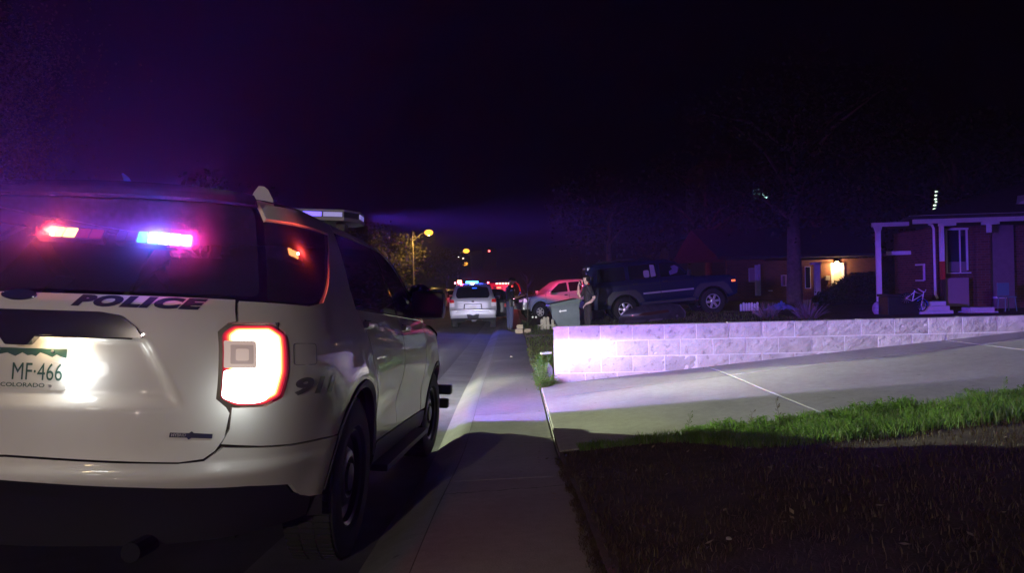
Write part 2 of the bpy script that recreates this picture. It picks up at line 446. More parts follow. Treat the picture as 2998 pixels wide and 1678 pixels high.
def block_mesh(w, seed):
    rg = np.random.default_rng(seed); g = .011; nx = max(3, int(w/.045)); nz = 6
    V = []; F = []
    for i in range(nx+1):
        for j in range(nz+1):
            e = i in (0, nx) or j in (0, nz)
            d = 0 if e else rg.uniform(.000, .006) + .003*math.sin(i*.9+seed)*math.sin(j*1.3+seed*2)
            V.append((g/2 + (w-g)*i/nx, -d, g/2 + (BH-g)*j/nz))
    for i in range(nx):
        for j in range(nz): F.append((i*(nz+1)+j, (i+1)*(nz+1)+j, (i+1)*(nz+1)+j+1, i*(nz+1)+j+1))
    b = len(V)
    per = [(i, 0) for i in range(nx+1)] + [(nx, j) for j in range(1, nz+1)] + [(i, nz) for i in range(nx-1, -1, -1)] + [(0, j) for j in range(nz-1, 0, -1)]
    for i, j in per:
        x, y, z = V[i*(nz+1)+j]; V.append((x, BT, z))
    n = len(per)
    for k in range(n):
        a, c = per[k], per[(k+1) % n]; F.append((c[0]*(nz+1)+c[1], a[0]*(nz+1)+a[1], b+k, b+(k+1) % n))
    F.append(tuple(b+k for k in range(n)))
    me = bpy.data.meshes.new('block'); me.from_pydata(V, [], F); me.materials.append(M_blk); me.update(); return me
full = [block_mesh(BW, 10+k) for k in range(9)]; half = [block_mesh(BW/2, 40+k) for k in range(3)]
WSL = .006                                   # the courses climb gently with the drive
WTOP = CAMZ - .532
nb = 0
for c in range(4):
    u = 0.0; i = 0
    while u < 8.0:
        hb = (i == 0 and c % 2 == 0)
        w = BW/2 if hb else BW
        zt = WTOP - c*BH + WSL*u + random.uniform(-.0025, .0025)
        if zt + .02 > drive_z(.52 + u):
            o = bpy.data.objects.new('block', random.choice(half if hb else full)); COL.objects.link(o); o.parent = wall
            o.location = (u, random.uniform(-.003, .003), zt - BH); o.rotation_euler = (0, -WSL, random.uniform(-.006, .006)); nb += 1
        u += w; i += 1
mo = MB(); mo.prism([(.012, WTOP-BH*4), (8.1, WTOP-BH*4+WSL*8.1), (8.1, WTOP-.012+WSL*8.1), (.012, WTOP-.012)], .003, BT-.01)
mo.build('mortar', M_mort, wall)

# every block shows its own patch of stone
ad = nd.new('ShaderNodeVectorMath'); ad.operation = 'ADD'; cx_ = nd.new('ShaderNodeMath'); cx_.operation = 'MULTIPLY'; cx_.inputs[1].default_value = 57.0
lk.new(oi.outputs['Random'], cx_.inputs[0]); tc0 = nd.new('ShaderNodeTexCoord'); lk.new(tc0.outputs['Object'], ad.inputs[0]); lk.new(cx_.outputs[0], ad.inputs[1])
for k in list(nd):
    if k.type in ('TEX_NOISE', 'TEX_VORONOI'): lk.new(ad.outputs[0], k.inputs['Vector'])

# ------------------------------------------------------------------ grass and weeds
def blades(name, pts, hts, m, wid=.006, lean=.5, seg=2, kind='stuff', parent=None, mats=None):
    V = []; F = []; MI = []
    for (x, y, z), h in zip(pts, hts):
        a = random.uniform(0, 6.283); dx, dy = math.cos(a), math.sin(a); ln = random.uniform(.1, lean)*h; w = wid*random.uniform(.6, 1.4)
        px, py = -dy*w/2, dx*w/2; b = len(V); mi = random.randrange(len(mats)) if mats else 0
        for s in range(seg):
            t = s/seg; V.append((x+dx*ln*t*t+px*(1-t*.5), y+dy*ln*t*t+py*(1-t*.5), z-.005+h*t)); V.append((x+dx*ln*t*t-px*(1-t*.5), y+dy*ln*t*t-py*(1-t*.5), z-.005+h*t))
        V.append((x+dx*ln, y+dy*ln, z+h*(1-.15*lean)))
        for s in range(seg-1): F.append((b+2*s, b+2*s+1, b+2*s+3, b+2*s+2)); MI.append(mi)
        F.append((b+2*seg-2, b+2*seg-1, b+2*seg)); MI.append(mi)
    o = mesh_obj(name, V, F, m, parent, mats=mats, midx=MI if mats else None)
    if kind: o['kind'] = kind
    return o
def leaf_mat(name, c, tr=.35, c2=None):
    m = mat(name, c, .55, var=.35, vscale=9, col2=c2, spec=.3); n = m.node_tree.nodes; l = m.node_tree.links
    b = n['Principled BSDF']; t = n.new('ShaderNodeBsdfTranslucent'); x = n.new('ShaderNodeMixShader'); x.inputs[0].default_value = tr
    src = b.inputs['Base Color'].links[0].from_socket; l.new(src, t.inputs[0]); l.new(b.outputs[0], x.inputs[1]); l.new(t.outputs[0], x.inputs[2])
    l.new(x.outputs[0], n['Material Output'].inputs[0]); return m
M_grass = leaf_mat('grass_green', (.13, .26, .035), .6, c2=(.24, .38, .06)); M_dry = leaf_mat('grass_dry', (.13, .10, .05), c2=(.20, .16, .09)); M_brown = leaf_mat('grass_brown', (.07, .045, .025), c2=(.12, .085, .045))
M_weed = leaf_mat('weed_leaf', (.13, .30, .05), .6, c2=(.24, .42, .09)); M_weed2 = leaf_mat('weed_leaf_pale', (.20, .30, .10), .5, c2=(.30, .38, .15))

# dry front lawn (near camera)
P = []; H = []
for _ in range(30000):
    x = .36 + 4.6*random.random()**1.15; y = random.uniform(1.6, 5.55)
    if vn(x*2.2, y*2.2) < -.25 and random.random() < .65: continue
    P.append((x, y, lawn_z(x, y))); H.append(random.uniform(.015, .055))
for _ in range(9000):
    y = random.uniform(2.2, 5.5); ov = .05 + .035*vn(y*2.3, 3) + .02*vn(y*7, 1); x = XW - ov*random.random()**2 + .06*random.random()
    P.append((x, y, walk_z(min(x, XW), y))); H.append(random.uniform(.006, .03))
tag(blades('dry_lawn', P, H, None, wid=.005, lean=1.2, mats=[M_dry, M_brown, M_brown, M_brown]), 'dry patchy front lawn of short brown grass by the sidewalk', 'lawn')
# green weeds along the edge of the drive
P = []; H = []
edge_w = pch([.34, 1.0, 1.25, 1.6, 2.2, 3.2, 4.4, 6], [.05, .08, .18, .60, .80, .95, 1.1, 1.2])
for _ in range(46000):
    x = .5 + 4.6*random.random(); w = edge_w(x)*random.uniform(.7, 1.15)
    y = 5.62 - w*random.random()**1.1 - .03
    if x < 1.3 and random.random() < .8: continue
    gap = 3.05 < x < 3.55
    if gap and y > 5.40: continue
    h = random.uniform(.035, .12)*(1+.5*vn(x*3, 2)) * (.7 if x < 1.5 else 1)
    P.append((x, y, lawn_z(x, y))); H.append(max(h, .02))
tag(blades('edge_grass', P, H, None, wid=.008, lean=.8, mats=[M_grass, M_weed, M_weed, M_weed2]), 'lush green grass and weeds edging the driveway slab', 'grass')
def leafy(name, c, n, r, h, mats, leaf=.03, seed=0, stems=True, kind=None):
    """broad-leaved weed: stems fanned out from the base and small folded leaves"""
    rg = random.Random(seed); V = []; F = []; MI = []
    for s in range(n):
        a = rg.uniform(0, 6.283); rr = rg.uniform(.1, 1)*r; hh = h*rg.uniform(.45, 1.0); tip = Vector((math.cos(a)*rr, math.sin(a)*rr, hh)); b0 = Vector((math.cos(a), math.sin(a), 0))*rr*.25
        mid = b0.lerp(tip, .55) + Vector((0, 0, hh*.15)); w = .0022
        b = len(V)
        for p in (b0, mid, tip): V.append(tuple(p+Vector((w, 0, 0)))); V.append(tuple(p-Vector((w, 0, 0))))
        F += [(b, b+1, b+3, b+2), (b+2, b+3, b+5, b+4)]; MI += [0, 0]
        for k in range(rg.randint(4, 8)):
            t = rg.uniform(.25, 1); p = (b0.lerp(mid, t*2) if t < .5 else mid.lerp(tip, t*2-1)); aa = rg.uniform(0, 6.283); L = leaf*rg.uniform(.6, 1.4)*(1.15-.5*t)
            d = Vector((math.cos(aa), math.sin(aa), rg.uniform(-.2, .6))).normalized(); sd = d.cross(Vector((0, 0, 1))).normalized()*L*.33; up = Vector((0, 0, L*.12))
            b = len(V); V += [tuple(p), tuple(p+d*L*.5+sd+up), tuple(p+d*L), tuple(p+d*L*.5-sd+up)]; F += [(b, b+1, b+2), (b, b+2, b+3)]; k2 = rg.randrange(len(mats)); MI += [k2, k2]
    o = mesh_obj(name, V, F, None, None, mats=mats, midx=MI); o.location = c
    return o
# broadleaf mat in the lit edge, as one uncountable growth
rg = random.Random(5); allV = []; allF = []; allM = []
for s in range(230):
    x = rg.uniform(1.35, 4.9); y = 5.60 - rg.random()**1.5*edge_w(x)*.75
    if 3.05 < x < 3.55 and y > 5.42: continue
    o = leafy('tmp', (0, 0, 0), 7, .09, .10+.05*vn(x*2, 1), [M_weed, M_weed2, M_grass], .032, s)
    z = lawn_z(x, y); n0 = len(allV); allV += [(v.co.x+x, v.co.y+y, v.co.z+z) for v in o.data.vertices]; allF += [tuple(i+n0 for i in p.vertices) for p in o.data.polygons]; allM += [p.material_index for p in o.data.polygons]
    me = o.data; bpy.data.objects.remove(o); bpy.data.meshes.remove(me)
o = mesh_obj('broadleaf_weeds', allV, allF, None, mats=[M_weed, M_weed2, M_grass], midx=allM)
tag(o, 'mat of small broad-leaved weeds in the green driveway edge', 'weeds', kind='stuff')
# tall seed stalks standing out of the edge
for k, (x, y, h, lab) in enumerate([(1.32, 5.52, .20, 'thin feathery seed stalk at the left end of the green edge'), (2.02, 5.45, .24, 'tall pale seed stalk beside the expansion joint'), (1.78, 5.50, .15, 'bent seed stalk left of the expansion joint'), (2.62, 5.48, .15, 'yellow upright stalk right of the expansion joint'), (.98, 5.58, .09, 'lone dark twig on the bare lawn edge'), (3.75, 5.5, .17, 'leafy tall weed where the green edge widens'), (.46, 5.50, .07, 'small green sprout at the corner of walk and driveway')]):
    mb = MB(); z = lawn_z(x, y); rg = random.Random(k); tipx = rg.uniform(-.05, .05)
    mb.tube([(0, 0, 0), (tipx*.4, 0, h*.5), (tipx, .01, h)], [.0022, .0018, .001], 5)
    for j in range(14 if k not in (4,) else 0):
        t = rg.uniform(.45, 1); p = Vector((tipx*t, 0, h*t)); a = rg.uniform(0, 6.28); q = p+Vector((math.cos(a)*.02, math.sin(a)*.02, .015)); mb.add([p, q+Vector((.003, 0, .002)), q+Vector((0, 0, .01))], [(0, 1, 2)])
    o = mb.build('seed_stalk', [M_weed2, M_dry, M_dry, M_weed2, M_brown, M_weed, M_weed][k]); o.location = (x, y, z); tag(o, lab, 'weed', group='stalks standing out of the driveway edge')
# strip between walk and wall end, then the yard beyond
P = []; H = []
for _ in range(9000):
    y = random.uniform(9.3, 13.5) if random.random() < .6 else random.uniform(13.5, 16.5); x = random.uniform(.30, .55 if y < 9.5 else 1.6); 
    P.append((x, y, yard_z(max(x, .331), y))); H.append(random.uniform(.02, .07))
for _ in range(34000):
    x = random.uniform(.34, 7.0); y = random.uniform(14.5, 26)
    if x > 3.4 and random.random() < .6: continue
    P.append((x, y, yard_z(x, y))); H.append(random.uniform(.03, .09))
tag(blades('side_yard_grass', P, H, None, wid=.014, lean=.8, mats=[M_grass, M_dry, M_weed2, M_dry]), 'patchy grass of the side yard behind the block wall', 'grass')
for k, (x, y, r, h, n, lf, lab, mm) in enumerate([
    (.40, 9.12, .16, .22, 80, .060, 'dense bluish green weed at the foot of the wall end', [M_weed, M_weed2]),
    (.37, 9.42, .13, .36, 46, .055, 'tall pale leafy weed between walk and wall end', [M_weed2, M_weed]),
    (.33, 9.75, .12, .26, 40, .05, 'pale weed creeping over the walk edge before the wall end', [M_weed2, M_weed]),
    (.42, 10.3, .17, .40, 46, .055, 'spreading weed clump further along the walk edge', [M_weed, M_weed2]),
    (.52, 11.6, .22, .34, 40, .06, 'dark low weed clump beyond the wall end', [M_grass, M_weed])]):
    tag(leafy('weed_plant', (x, y, yard_z(max(x, .34), y)), n, r, h, mm, lf, 60+k), lab, 'weed', group='weeds by the end of the wall')
# fallen leaves and crumbs of soil, too many to count
rg = random.Random(31); V = []; F = []; MI = []
for k in range(520):
    if k < 380: x = .36+4*rg.random()**1.2; y = rg.uniform(1.9, 5.5); z = lawn_z(x, y)+.02
    elif k < 460: x = rg.uniform(.4, 7); y = 5.65+rg.random()**2*.5 if rg.random() < .5 else 9.24-rg.random()**2*.25; z = drive_z(x)+.006
    else: x = XW-rg.random()**2*.3; y = rg.uniform(2.5, 16); z = walk_z(x, y)+.005
    L = rg.uniform(.006, .022); a = rg.uniform(0, 6.28); u = Vector((math.cos(a), math.sin(a), rg.uniform(-.2, .5)))*L; w = Vector((-math.sin(a), math.cos(a), rg.uniform(-.3, .3)))*L*.5; p = Vector((x, y, z))
    b = len(V); V += [tuple(p-u), tuple(p+w), tuple(p+u), tuple(p-w)]; F += [(b, b+1, b+2), (b, b+2, b+3)]; q = rg.randrange(3); MI += [q, q]
tag(mesh_obj('fallen_leaves', V, F, None, mats=[M_dry, M_brown, mat('pale_leaf', (.30, .24, .15), .8)], midx=MI), 'scattered dead leaves and crumbs on the lawn, walk and driveway', 'leaves', kind='stuff')
# pebbles lying on the dark lawn
M_peb = mat('pebble', (.35, .32, .28), .8, var=.2)
def pebble(x, y, r, lab, name='pebble'):
    bm = bmesh.new(); bmesh.ops.create_icosphere(bm, subdivisions=2, radius=r)
    for v in bm.verts: v.co *= 1+.25*vn(v.co.x*90+x*9, v.co.y*90+y*7); v.co.z *= .6
    me = bpy.data.meshes.new(name); bm.to_mesh(me); bm.free(); me.materials.append(M_peb); o = bpy.data.objects.new(name, me); COL.objects.link(o)
    o.location = (x, y, (lawn_z(x, y) if x > .34 else walk_z(x, y)) + r*.4); return tag(o, lab, 'pebble')
p_ = at(2135, 1614, 2.95); pebble(p_.x, p_.y, .012, 'pale pebble on the dark lawn near the bottom of the frame')
p_ = at(1497, 1050, 14.5); pebble(p_.x, p_.y, .03, 'scrap of blue-lit litter on the sidewalk before the officer', 'litter')

# ================================================================== THE POLICE SUV IN FRONT
def rotm(y, p, r):
    Rz = Matrix(((math.cos(y), math.sin(y), 0), (-math.sin(y), math.cos(y), 0), (0, 0, 1)))
    Rx = Matrix(((1, 0, 0), (0, math.cos(p), math.sin(p)), (0, -math.sin(p), math.cos(p))))
    Ry = Matrix(((math.cos(r), 0, math.sin(r)), (0, 1, 0), (-math.sin(r), 0, math.cos(r))))
    return Rz @ Rx @ Ry
SUVM = rotm(R_(.8), R_(4.2), R_(3.0)).to_4x4(); SUVM.translation = Vector((-1.80, 3.52, .05))
WZ = pch([.25, .40, .55, .75, .90, 1.0, 1.1, 1.18, 1.25, 1.45, 1.60, 1.68, 1.76], [.90, .95, .972, .99, 1.0, .995, .975, .952, .93, .85, .78, .73, .66])
YR = pch([.25, .42, .50, .548, .562, .575, .606, .70, .85, 1.05, 1.15, 1.20, 1.26, 1.45, 1.60, 1.66, 1.76], [-.96, -1.03, -1.082, -1.118, -1.124, -1.116, -1.064, -1.055, -1.05, -1.045, -1.03, -1.005, -.975, -.86, -.76, -.73, -.64])
YC = -.1; NN = 3.2
def B(t, z):
    s = 1 if t >= 0 else -1; t = abs(t); w = WZ(z); L = -(YR(z)-YC)
    if t <= 1:
        p = t*math.pi/2; sn = math.sin(p); cs = max(math.cos(p), 0); r = (sn**NN + cs**NN)**(-1/NN); x = w*r*sn; y = YC-L*r*cs
    else:
        y = YC+(t-1); x = w
        q = math.exp(-((y-1.5)/1.0)**4)*math.exp(-((z-.64)/.13)**2); x -= .035*q
        if y > 3.0:
            u = min((y-3.0)/.95, 1); x = x*max(1-u**2.8, 0)**(1/2.8)
    for ya in (0, 3.025):
        if abs(y-ya) < .8 and z < 1.1:
            d = math.hypot(y-ya, z-.385); x += .020*math.exp(-((d-.50)/.085)**2)
    return Vector((s*x, y, z))
def Bn(t, z, o=0.0):
    e = 2e-3; p = B(t, z)
    if o == 0: return p
    s = e if t >= 0 else -e
    du = B(t+e, z)-B(t-e, z) if abs(t) > e or True else None; dv = B(t, min(z+e, 1.759))-B(t, max(z-e, .251))
    n = du.cross(dv).normalized()
    return p + n*o
def arch(cy, r, a0, a1, n=14, zc=.385):
    return [(YC*0 + 1 - YC + cy + r*math.cos(R_(a0+(a1-a0)*k/n)), zc + r*math.sin(R_(a0+(a1-a0)*k/n))) for k in range(n+1)]
# (t for y>=YC is 1 + y - YC; behind the corner the arch is found on the curve)
def t_of_y(y, z):
    if y >= YC: return 1+(y-YC)
    lo, hi = 0.0, 1.0
    for _ in range(30):
        m = (lo+hi)/2
        if B(m, z).y < y: lo = m
        else: hi = m
    return (lo+hi)/2
def archp(cy, r, a0, a1, n=16, zc=.385):
    out = []
    for k in range(n+1):
        a = R_(a0+(a1-a0)*k/n); y = cy+r*math.cos(a); z = zc+r*math.sin(a); out.append((t_of_y(y, z), z))
    return out

M_paint = mat('white_paint', (.74, .72, .70), .5, coat=1.0, spec=.5, var=.05, vscale=3)
M_pdark = mat('black_paint', (.012, .012, .014), .25, coat=1.0)
M_black = mat('black_plastic', (.018, .018, .02), .55, bump=.15, bscale=300)
M_clad = mat('grey_cladding', (.04, .04, .045), .6, bump=.2, bscale=260)
M_rub = mat('tyre_rubber', (.016, .016, .017), .85, bump=.3, bscale=120)
M_steel = mat('dark_steel', (.05, .05, .055), .4, metal=.8)
M_silver = mat('silver_metal', (.62, .63, .66), .28, metal=.9)
M_chrome = mat('chrome', (.75, .75, .77), .12, metal=1)
M_dkdecal = mat('blue_black_decal', (.035, .035, .075), .35, coat=.6)
M_well = mat('wheel_well', (.008, .008, .009), .95)
def glass_mat(name, tint, refl=.08, rough=.03, film=.05):
    if name in _M: return _M[name]
    m = bpy.data.materials.new(name); m.use_nodes = True; n = m.node_tree.nodes; l = m.node_tree.links; n.remove(n['Principled BSDF'])
    tr = n.new('ShaderNodeBsdfTransparent'); tr.inputs[0].default_value = (*tint, 1); gl = n.new('ShaderNodeBsdfGlossy'); gl.inputs['Roughness'].default_value = rough
    fr = n.new('ShaderNodeFresnel'); fr.inputs[0].default_value = 1.5; mx = n.new('ShaderNodeMixShader'); l.new(fr.outputs[0], mx.inputs[0]); l.new(tr.outputs[0], mx.inputs[1]); l.new(gl.outputs[0], mx.inputs[2])
    df = n.new('ShaderNodeBsdfDiffuse'); df.inputs[0].default_value = (.5, .48, .5, 1); m2 = n.new('ShaderNodeMixShader'); m2.inputs[0].default_value = film   # pale film added to hold the flashers' halo on the glass
    l.new(mx.outputs[0], m2.inputs[1]); l.new(df.outputs[0], m2.inputs[2]); l.new(m2.outputs[0], n['Material Output'].inputs[0]); _M[name] = m; return m
M_tint = glass_mat('tinted_glass', (.10, .10, .11)); M_clear = glass_mat('clear_lens', (.85, .85, .85))

suv = empty('police_suv', mtx=SUVM)
tag(suv, 'white police SUV seen from behind at the left, rear window flashers lit red and blue', 'police car')
TH = .022
def side(name, poly, m, off=0.0, h=.035, rim=TH, both=True, hz=None, **k):
    o = patch(name, poly, lambda u, v, o_: Bn(u, v, o_), h=h, hz=hz, rim=rim, off=off, m=m, parent=suv, **k)
    if both:
        o2 = patch(name, [(-a, b) for a, b in poly][::-1], lambda u, v, o_: Bn(u, v, o_), h=h*1.4, hz=hz, rim=rim, off=off, m=m, parent=suv, **k); return o, o2
    return o
def rearp(name, poly, m, off=0.0, h=.03, rim=TH, fn=None, **k):
    return patch(name, poly, fn or (lambda u, v, o_: Bn(u, v, o_)), h=h, rim=rim, off=off, m=m, parent=suv, **k)

# liftgate with its sunken plate bay
def sm(a, b, x): t = min(max((x-a)/(b-a), 0), 1); return t*t*(3-2*t)
def gate(u, v, o_):
    au = abs(u); edge = .268 + (1.045-v)*.33
    q = sm(edge+.012, edge-.02, au) * sm(1.052, 1.035, v) * sm(.785, .85, v)
    return Bn(u, v, o_ - .045*q)
hr = [(.452, 1.200), (.452, 1.118), (.436, 1.112), (.414, 1.078), (.414, .832), (.436, .80), (.444, .78), (.440, .69), (.425, .645), (.405, .618), (.36, .609)]
hatch = rearp('liftgate', hr + [(0, .626)] + [(-a, b) for a, b in hr[::-1]], M_paint, h=.0125, fn=gate)
# black trim bar above the plate
bar = rounded([(.183, 1.134), (.225, 1.124), (.256, 1.085), (.270, 1.046), (.20, 1.046), (.045, 1.048), (.025, 1.010), (-.025, 1.010), (-.045, 1.048), (-.20, 1.046), (-.270, 1.046), (-.256, 1.085), (-.225, 1.124), (-.183, 1.134)], .006)
rearp('trim_bar', bar, M_pdark, off=.012, h=.02, rim=.03)
mb = MB(); mb.tube([Bn(t, 1.044, .006) for t in np.linspace(.04, .25, 12)], .004, 6); mb.tube([Bn(-t, 1.044, .006) for t in np.linspace(.04, .25, 12)], .004, 6); mb.build('chrome_strip', M_chrome, suv, True)
# oval badge
ov = [(-.022+.042*math.cos(a), 1.189+.0195*math.sin(a)) for a in np.linspace(0, 2*math.pi, 33)[:-1]]
rearp('oval_badge', ov, mat('badge_blue', (.02, .03, .07), .25, coat=1), off=.006, h=.012, rim=.006)
mb = MB(); mb.tube([Bn(a, b, .0065) for a, b in ov] + [Bn(*ov[0], .0065)], .0016, 5, False); mb.build('badge_rim', M_chrome, suv, True)
def lettering(name, txt, t0, t1, z0, z1, m, bold=.0, shear=0., spacing=1., off=.003, fn=None, slope=0.0, parent=None):
    V, F = text_mesh(txt, 1.0, bold, shear, 1, spacing)
    a = np.array(V); lo = a.min(0); hi = a.max(0); q = (a-lo)/(hi-lo)
    # subdivide so that the letters follow the curve of the body
    bm = bmesh.new(); vs = [bm.verts.new((u, v, 0)) for u, v in q]
    for f in F:
        try: bm.faces.new([vs[i] for i in f])
        except ValueError: pass
    bmesh.ops.triangulate(bm, faces=bm.faces); bmesh.ops.subdivide_edges(bm, edges=[e for e in bm.edges if e.calc_length() > .12], cuts=2)
    bmesh.ops.triangulate(bm, faces=bm.faces); bm.verts.index_update()
    fn = fn or (lambda u, v, o_: Bn(u, v, o_))
    P = [fn(t0+(t1-t0)*v.co.x, z0+(z1-z0)*v.co.y+slope*v.co.x, off) for v in bm.verts]; Fs = [[v.index for v in f.verts] for f in bm.faces]; bm.free()
    return mesh_obj(name, P, Fs, m, parent or suv)
lettering('police_lettering', 'POLICE', .110, .396, 1.154, 1.197, M_dkdecal, bold=.075, shear=.35, spacing=1.18)
lettering('number_lettering', '911', .590, .765, .835, .905, mat('faded_decal', (.13, .11, .12), .4, coat=.5), bold=.045, shear=.2, off=.003)
hyb = [(.335, .697), (.3355, .7135), (.371, .711), (.376, .717), (.380, .711), (.416, .706), (.416, .690), (.376, .694), (.372, .688), (.368, .695)]
rearp('hybrid_badge', hyb, M_dkdecal, off=.004, h=.02, rim=.004)
lettering('hybrid_lettering', 'HYBRID', .339, .366, .6995, .7105, M_silver, bold=.02, off=.0055)
# licence plate in the bay
pl = lambda u, v, o_: Bn(u, v, o_-.030)
def plate_fn(u, v, o_):
    return Vector((u, -1.030-o_, v))
def prect(x0, x1, z0, z1, r): return rounded([(x0, z0), (x1, z0), (x1, z1), (x0, z1)], r)
M_plw = mat('plate_white', (.62, .60, .57), .4, coat=.4); M_plg = mat('plate_green', (.03, .085, .07), .4, coat=.4)
PX0, PX1, PZ0, PZ1 = -.1525+.008, .1525+.008, .850, 1.002
P0 = B(.1, .93).y - .004
pm = Matrix.Translation((0, 0, 0))
def PF(u, v, o_): return Vector((u, -1.012 - o_, v))
plate = patch('licence_plate', prect(PX0, PX1, PZ0, PZ1, .012), PF, h=.03, rim=.004, m=M_plw, parent=suv, smooth=False, solid=True)
mt = [(PX0+.004, PZ1-.004), (PX0+.004, .972), (-.115, .985), (-.09, .973), (-.06, .980), (-.03, .968), (-.005, .982), (.015, .972), (.03, .975), (.045, .970), (.06, .984), (.085, .976), (.105, .968), (.12, .978), (.135, .971), (PX1-.004, .966), (PX1-.004, PZ1-.004)]
patch('plate_mountains', mt, lambda u, v, o_: PF(u, v, o_+.0008), h=.02, m=M_plg, parent=plate)
def ptxt(txt, x0, x1, z0, z1, nm, bold): 
    o = lettering(nm, txt, x0, x1, z0, z1, M_plg, bold=bold, off=.0018, fn=PF, parent=plate); return o
ptxt('MF·466', -.036, .146, .884, .946, 'plate_number', .0)
ptxt('COLORADO', -.075, .085, .859, .874, 'plate_state', .01)
for x in (-.09, .106):
    for z in (.865, .99): mb = MB(); mb.lathe([(0, 0), (.005, 0), (.005, .003), (0, .004)], 10, 'y', Matrix.Translation((x, -1.018, z))); mb.build('plate_screw', M_silver, plate, True)

# windows
rg_ = rounded([(.508, 1.216), (.52, 1.60), (-.52, 1.60), (-.508, 1.216)], .03)
rearp('rear_window', rg_, M_tint, off=-.002, h=.05, rim=0)
qg = rounded([(.528, 1.204), (.66, 1.205), (.735, 1.228), (.807, 1.31), (.915, 1.435), (1.126, 1.581), (.545, 1.545)], [.01, .03, .03, .03, .03, .012, .01])
side('quarter_window', qg, M_tint, off=-.003, rim=0, h=.04)
rdw = rounded([(1.150, 1.225), (2.36, 1.225), (2.36, 1.672), (1.30, 1.622), (1.235, 1.46), (1.155, 1.31)], [.03, .01, .01, .03, .03, .03])
side('rear_door_window', rdw, M_tint, off=-.004, rim=0, h=.05)
fdw = rounded([(2.40, 1.225), (3.45, 1.225), (2.95, 1.625), (2.72, 1.682), (2.40, 1.674)], [.01, .03, .05, .05, .01])
side('front_door_window', fdw, M_tint, off=-.004, rim=0, h=.05)
side('window_strip', [(1.14, 1.212), (3.46, 1.212), (3.46, 1.222), (1.14, 1.222)], M_chrome, off=.002, rim=.006, h=.06, hz=.01)
# body side: quarter panel with the D-pillar and the rear wheel opening
quarter = [(.460, 1.196), (.460, 1.118), (.445, 1.112)] + [(.53, 1.118), (.566, 1.085), (.570, .94), (.560, .83), (.520, .798), (.448, .798)] + \
    [(.449, .72), (.436, .668), (.52, .652), (.60, .645)]
a_l = archp(0, .478, 162, 60, 18)
quarter += [(a_l[0][0]-.0, .645)] if False else []
zq = .645; yq = -math.sqrt(max(.478**2-(zq-.385)**2, 0)); quarter += [(t_of_y(yq, zq), zq)]
a0 = math.degrees(math.atan2(zq-.385, yq)); quarter += archp(0, .478, a0, 52, 20)[1:]
quarter += [(1.372, .90), (1.30, 1.05), (1.215, 1.14), (1.140, 1.208), (1.140, 1.31), (1.222, 1.46), (1.290, 1.632), (1.290, 1.66), (1.0, 1.652), (.77, 1.640), (.545, 1.622), (.556, 1.556), (1.136, 1.592), (.928, 1.435), (.82, 1.305), (.742, 1.216), (.662, 1.194), (.52, 1.196)]
side('quarter_panel', quarter, M_paint, h=.03)
bump = [(0, .618), (.36, .601), (.408, .610), (.430, .640), (.44, .655), (.52, .645), (.60, .638)]
yq2 = -math.sqrt(.478**2-(.638-.385)**2); bump += [(t_of_y(yq2, .638), .638)]
zb = .402; a1 = math.degrees(math.atan2(.638-.385, yq2)); bump += archp(0, .478, a1, 178, 8)[1:]
bump += [(.69, .412), (.655, .43), (.62, .487), (.511, .512), (.30, .535), (0, .556)]
o_ = patch('rear_bumper', bump + [(-a, b) for a, b in bump[1:-1][::-1]], lambda u, v, o_: Bn(u, v, o_+.004), h=.03, hz=.010, rim=.03, m=M_paint, parent=suv)
lowb = [(0, .548), (.30, .528), (.511, .505), (.618, .480), (.65, .425), (.72, .40), (.74, .30), (0, .27)]
patch('lower_valance', lowb + [(-a, b) for a, b in lowb[1:-1][::-1]], lambda u, v, o_: Bn(u, v, o_-.028), h=.05, rim=.02, m=M_black, parent=suv)
# doors
rd = archp(0, .478, 51, 2, 12)[::-1] + [(1.380, .90), (1.308, 1.05), (1.223, 1.142), (1.148, 1.208), (2.372, 1.208), (2.372, 1.10), (2.40, .80), (2.42, .47)]
rd = [(t_of_y(.478, .47), .47)] + [p for p in rd if p[1] >= .47 or p[0] > 2]
side('rear_door', rd, M_paint, h=.035)
fd = [(2.432, .47), (2.412, .80), (2.384, 1.10), (2.384, 1.208), (3.46, 1.208), (3.46, 1.05), (3.48, .80), (3.50, .47)]
side('front_door', fd, M_paint, h=.04)
fen = [(3.472, 1.05), (3.472, 1.20), (3.9, 1.16), (4.5, 1.08), (4.92, 1.0), (4.92, .66)] + [(1.1+3.025+.478*math.cos(R_(a)), .385+.478*math.sin(R_(a))) for a in range(35, 171, 7)] + [(3.512, .47), (3.492, .80)]
side('front_fender', fen, M_paint, h=.04)
fb = [(4.60, .66), (5.04, .66), (5.04, .30), (4.62, .30)]
side('front_bumper', fb, M_black, h=.04)
mb = MB(); mb.box(.93, 1.085, 3.70, 3.84, .50, .60, bev=.02); mb.build('bumper_bracket', M_black, suv, True); mb = MB(); mb.box(.93, 1.06, 3.71, 3.82, .36, .46, bev=.025); mb.build('bumper_bracket', M_black, suv, True)
# pillars beside the door windows
side('door_pillar', [(2.364, 1.225), (2.396, 1.225), (2.396, 1.674), (2.364, 1.672)], M_pdark, off=-.001, h=.03, rim=.01)
apil = [(3.466, 1.222), (3.60, 1.20), (3.06, 1.640), (2.74, 1.712), (2.30, 1.705), (1.30, 1.665), (1.30, 1.634), (2.38, 1.684), (2.72, 1.692), (2.96, 1.636)]
side('roof_side_rail', apil, M_paint, off=0, h=.03, rim=.015)
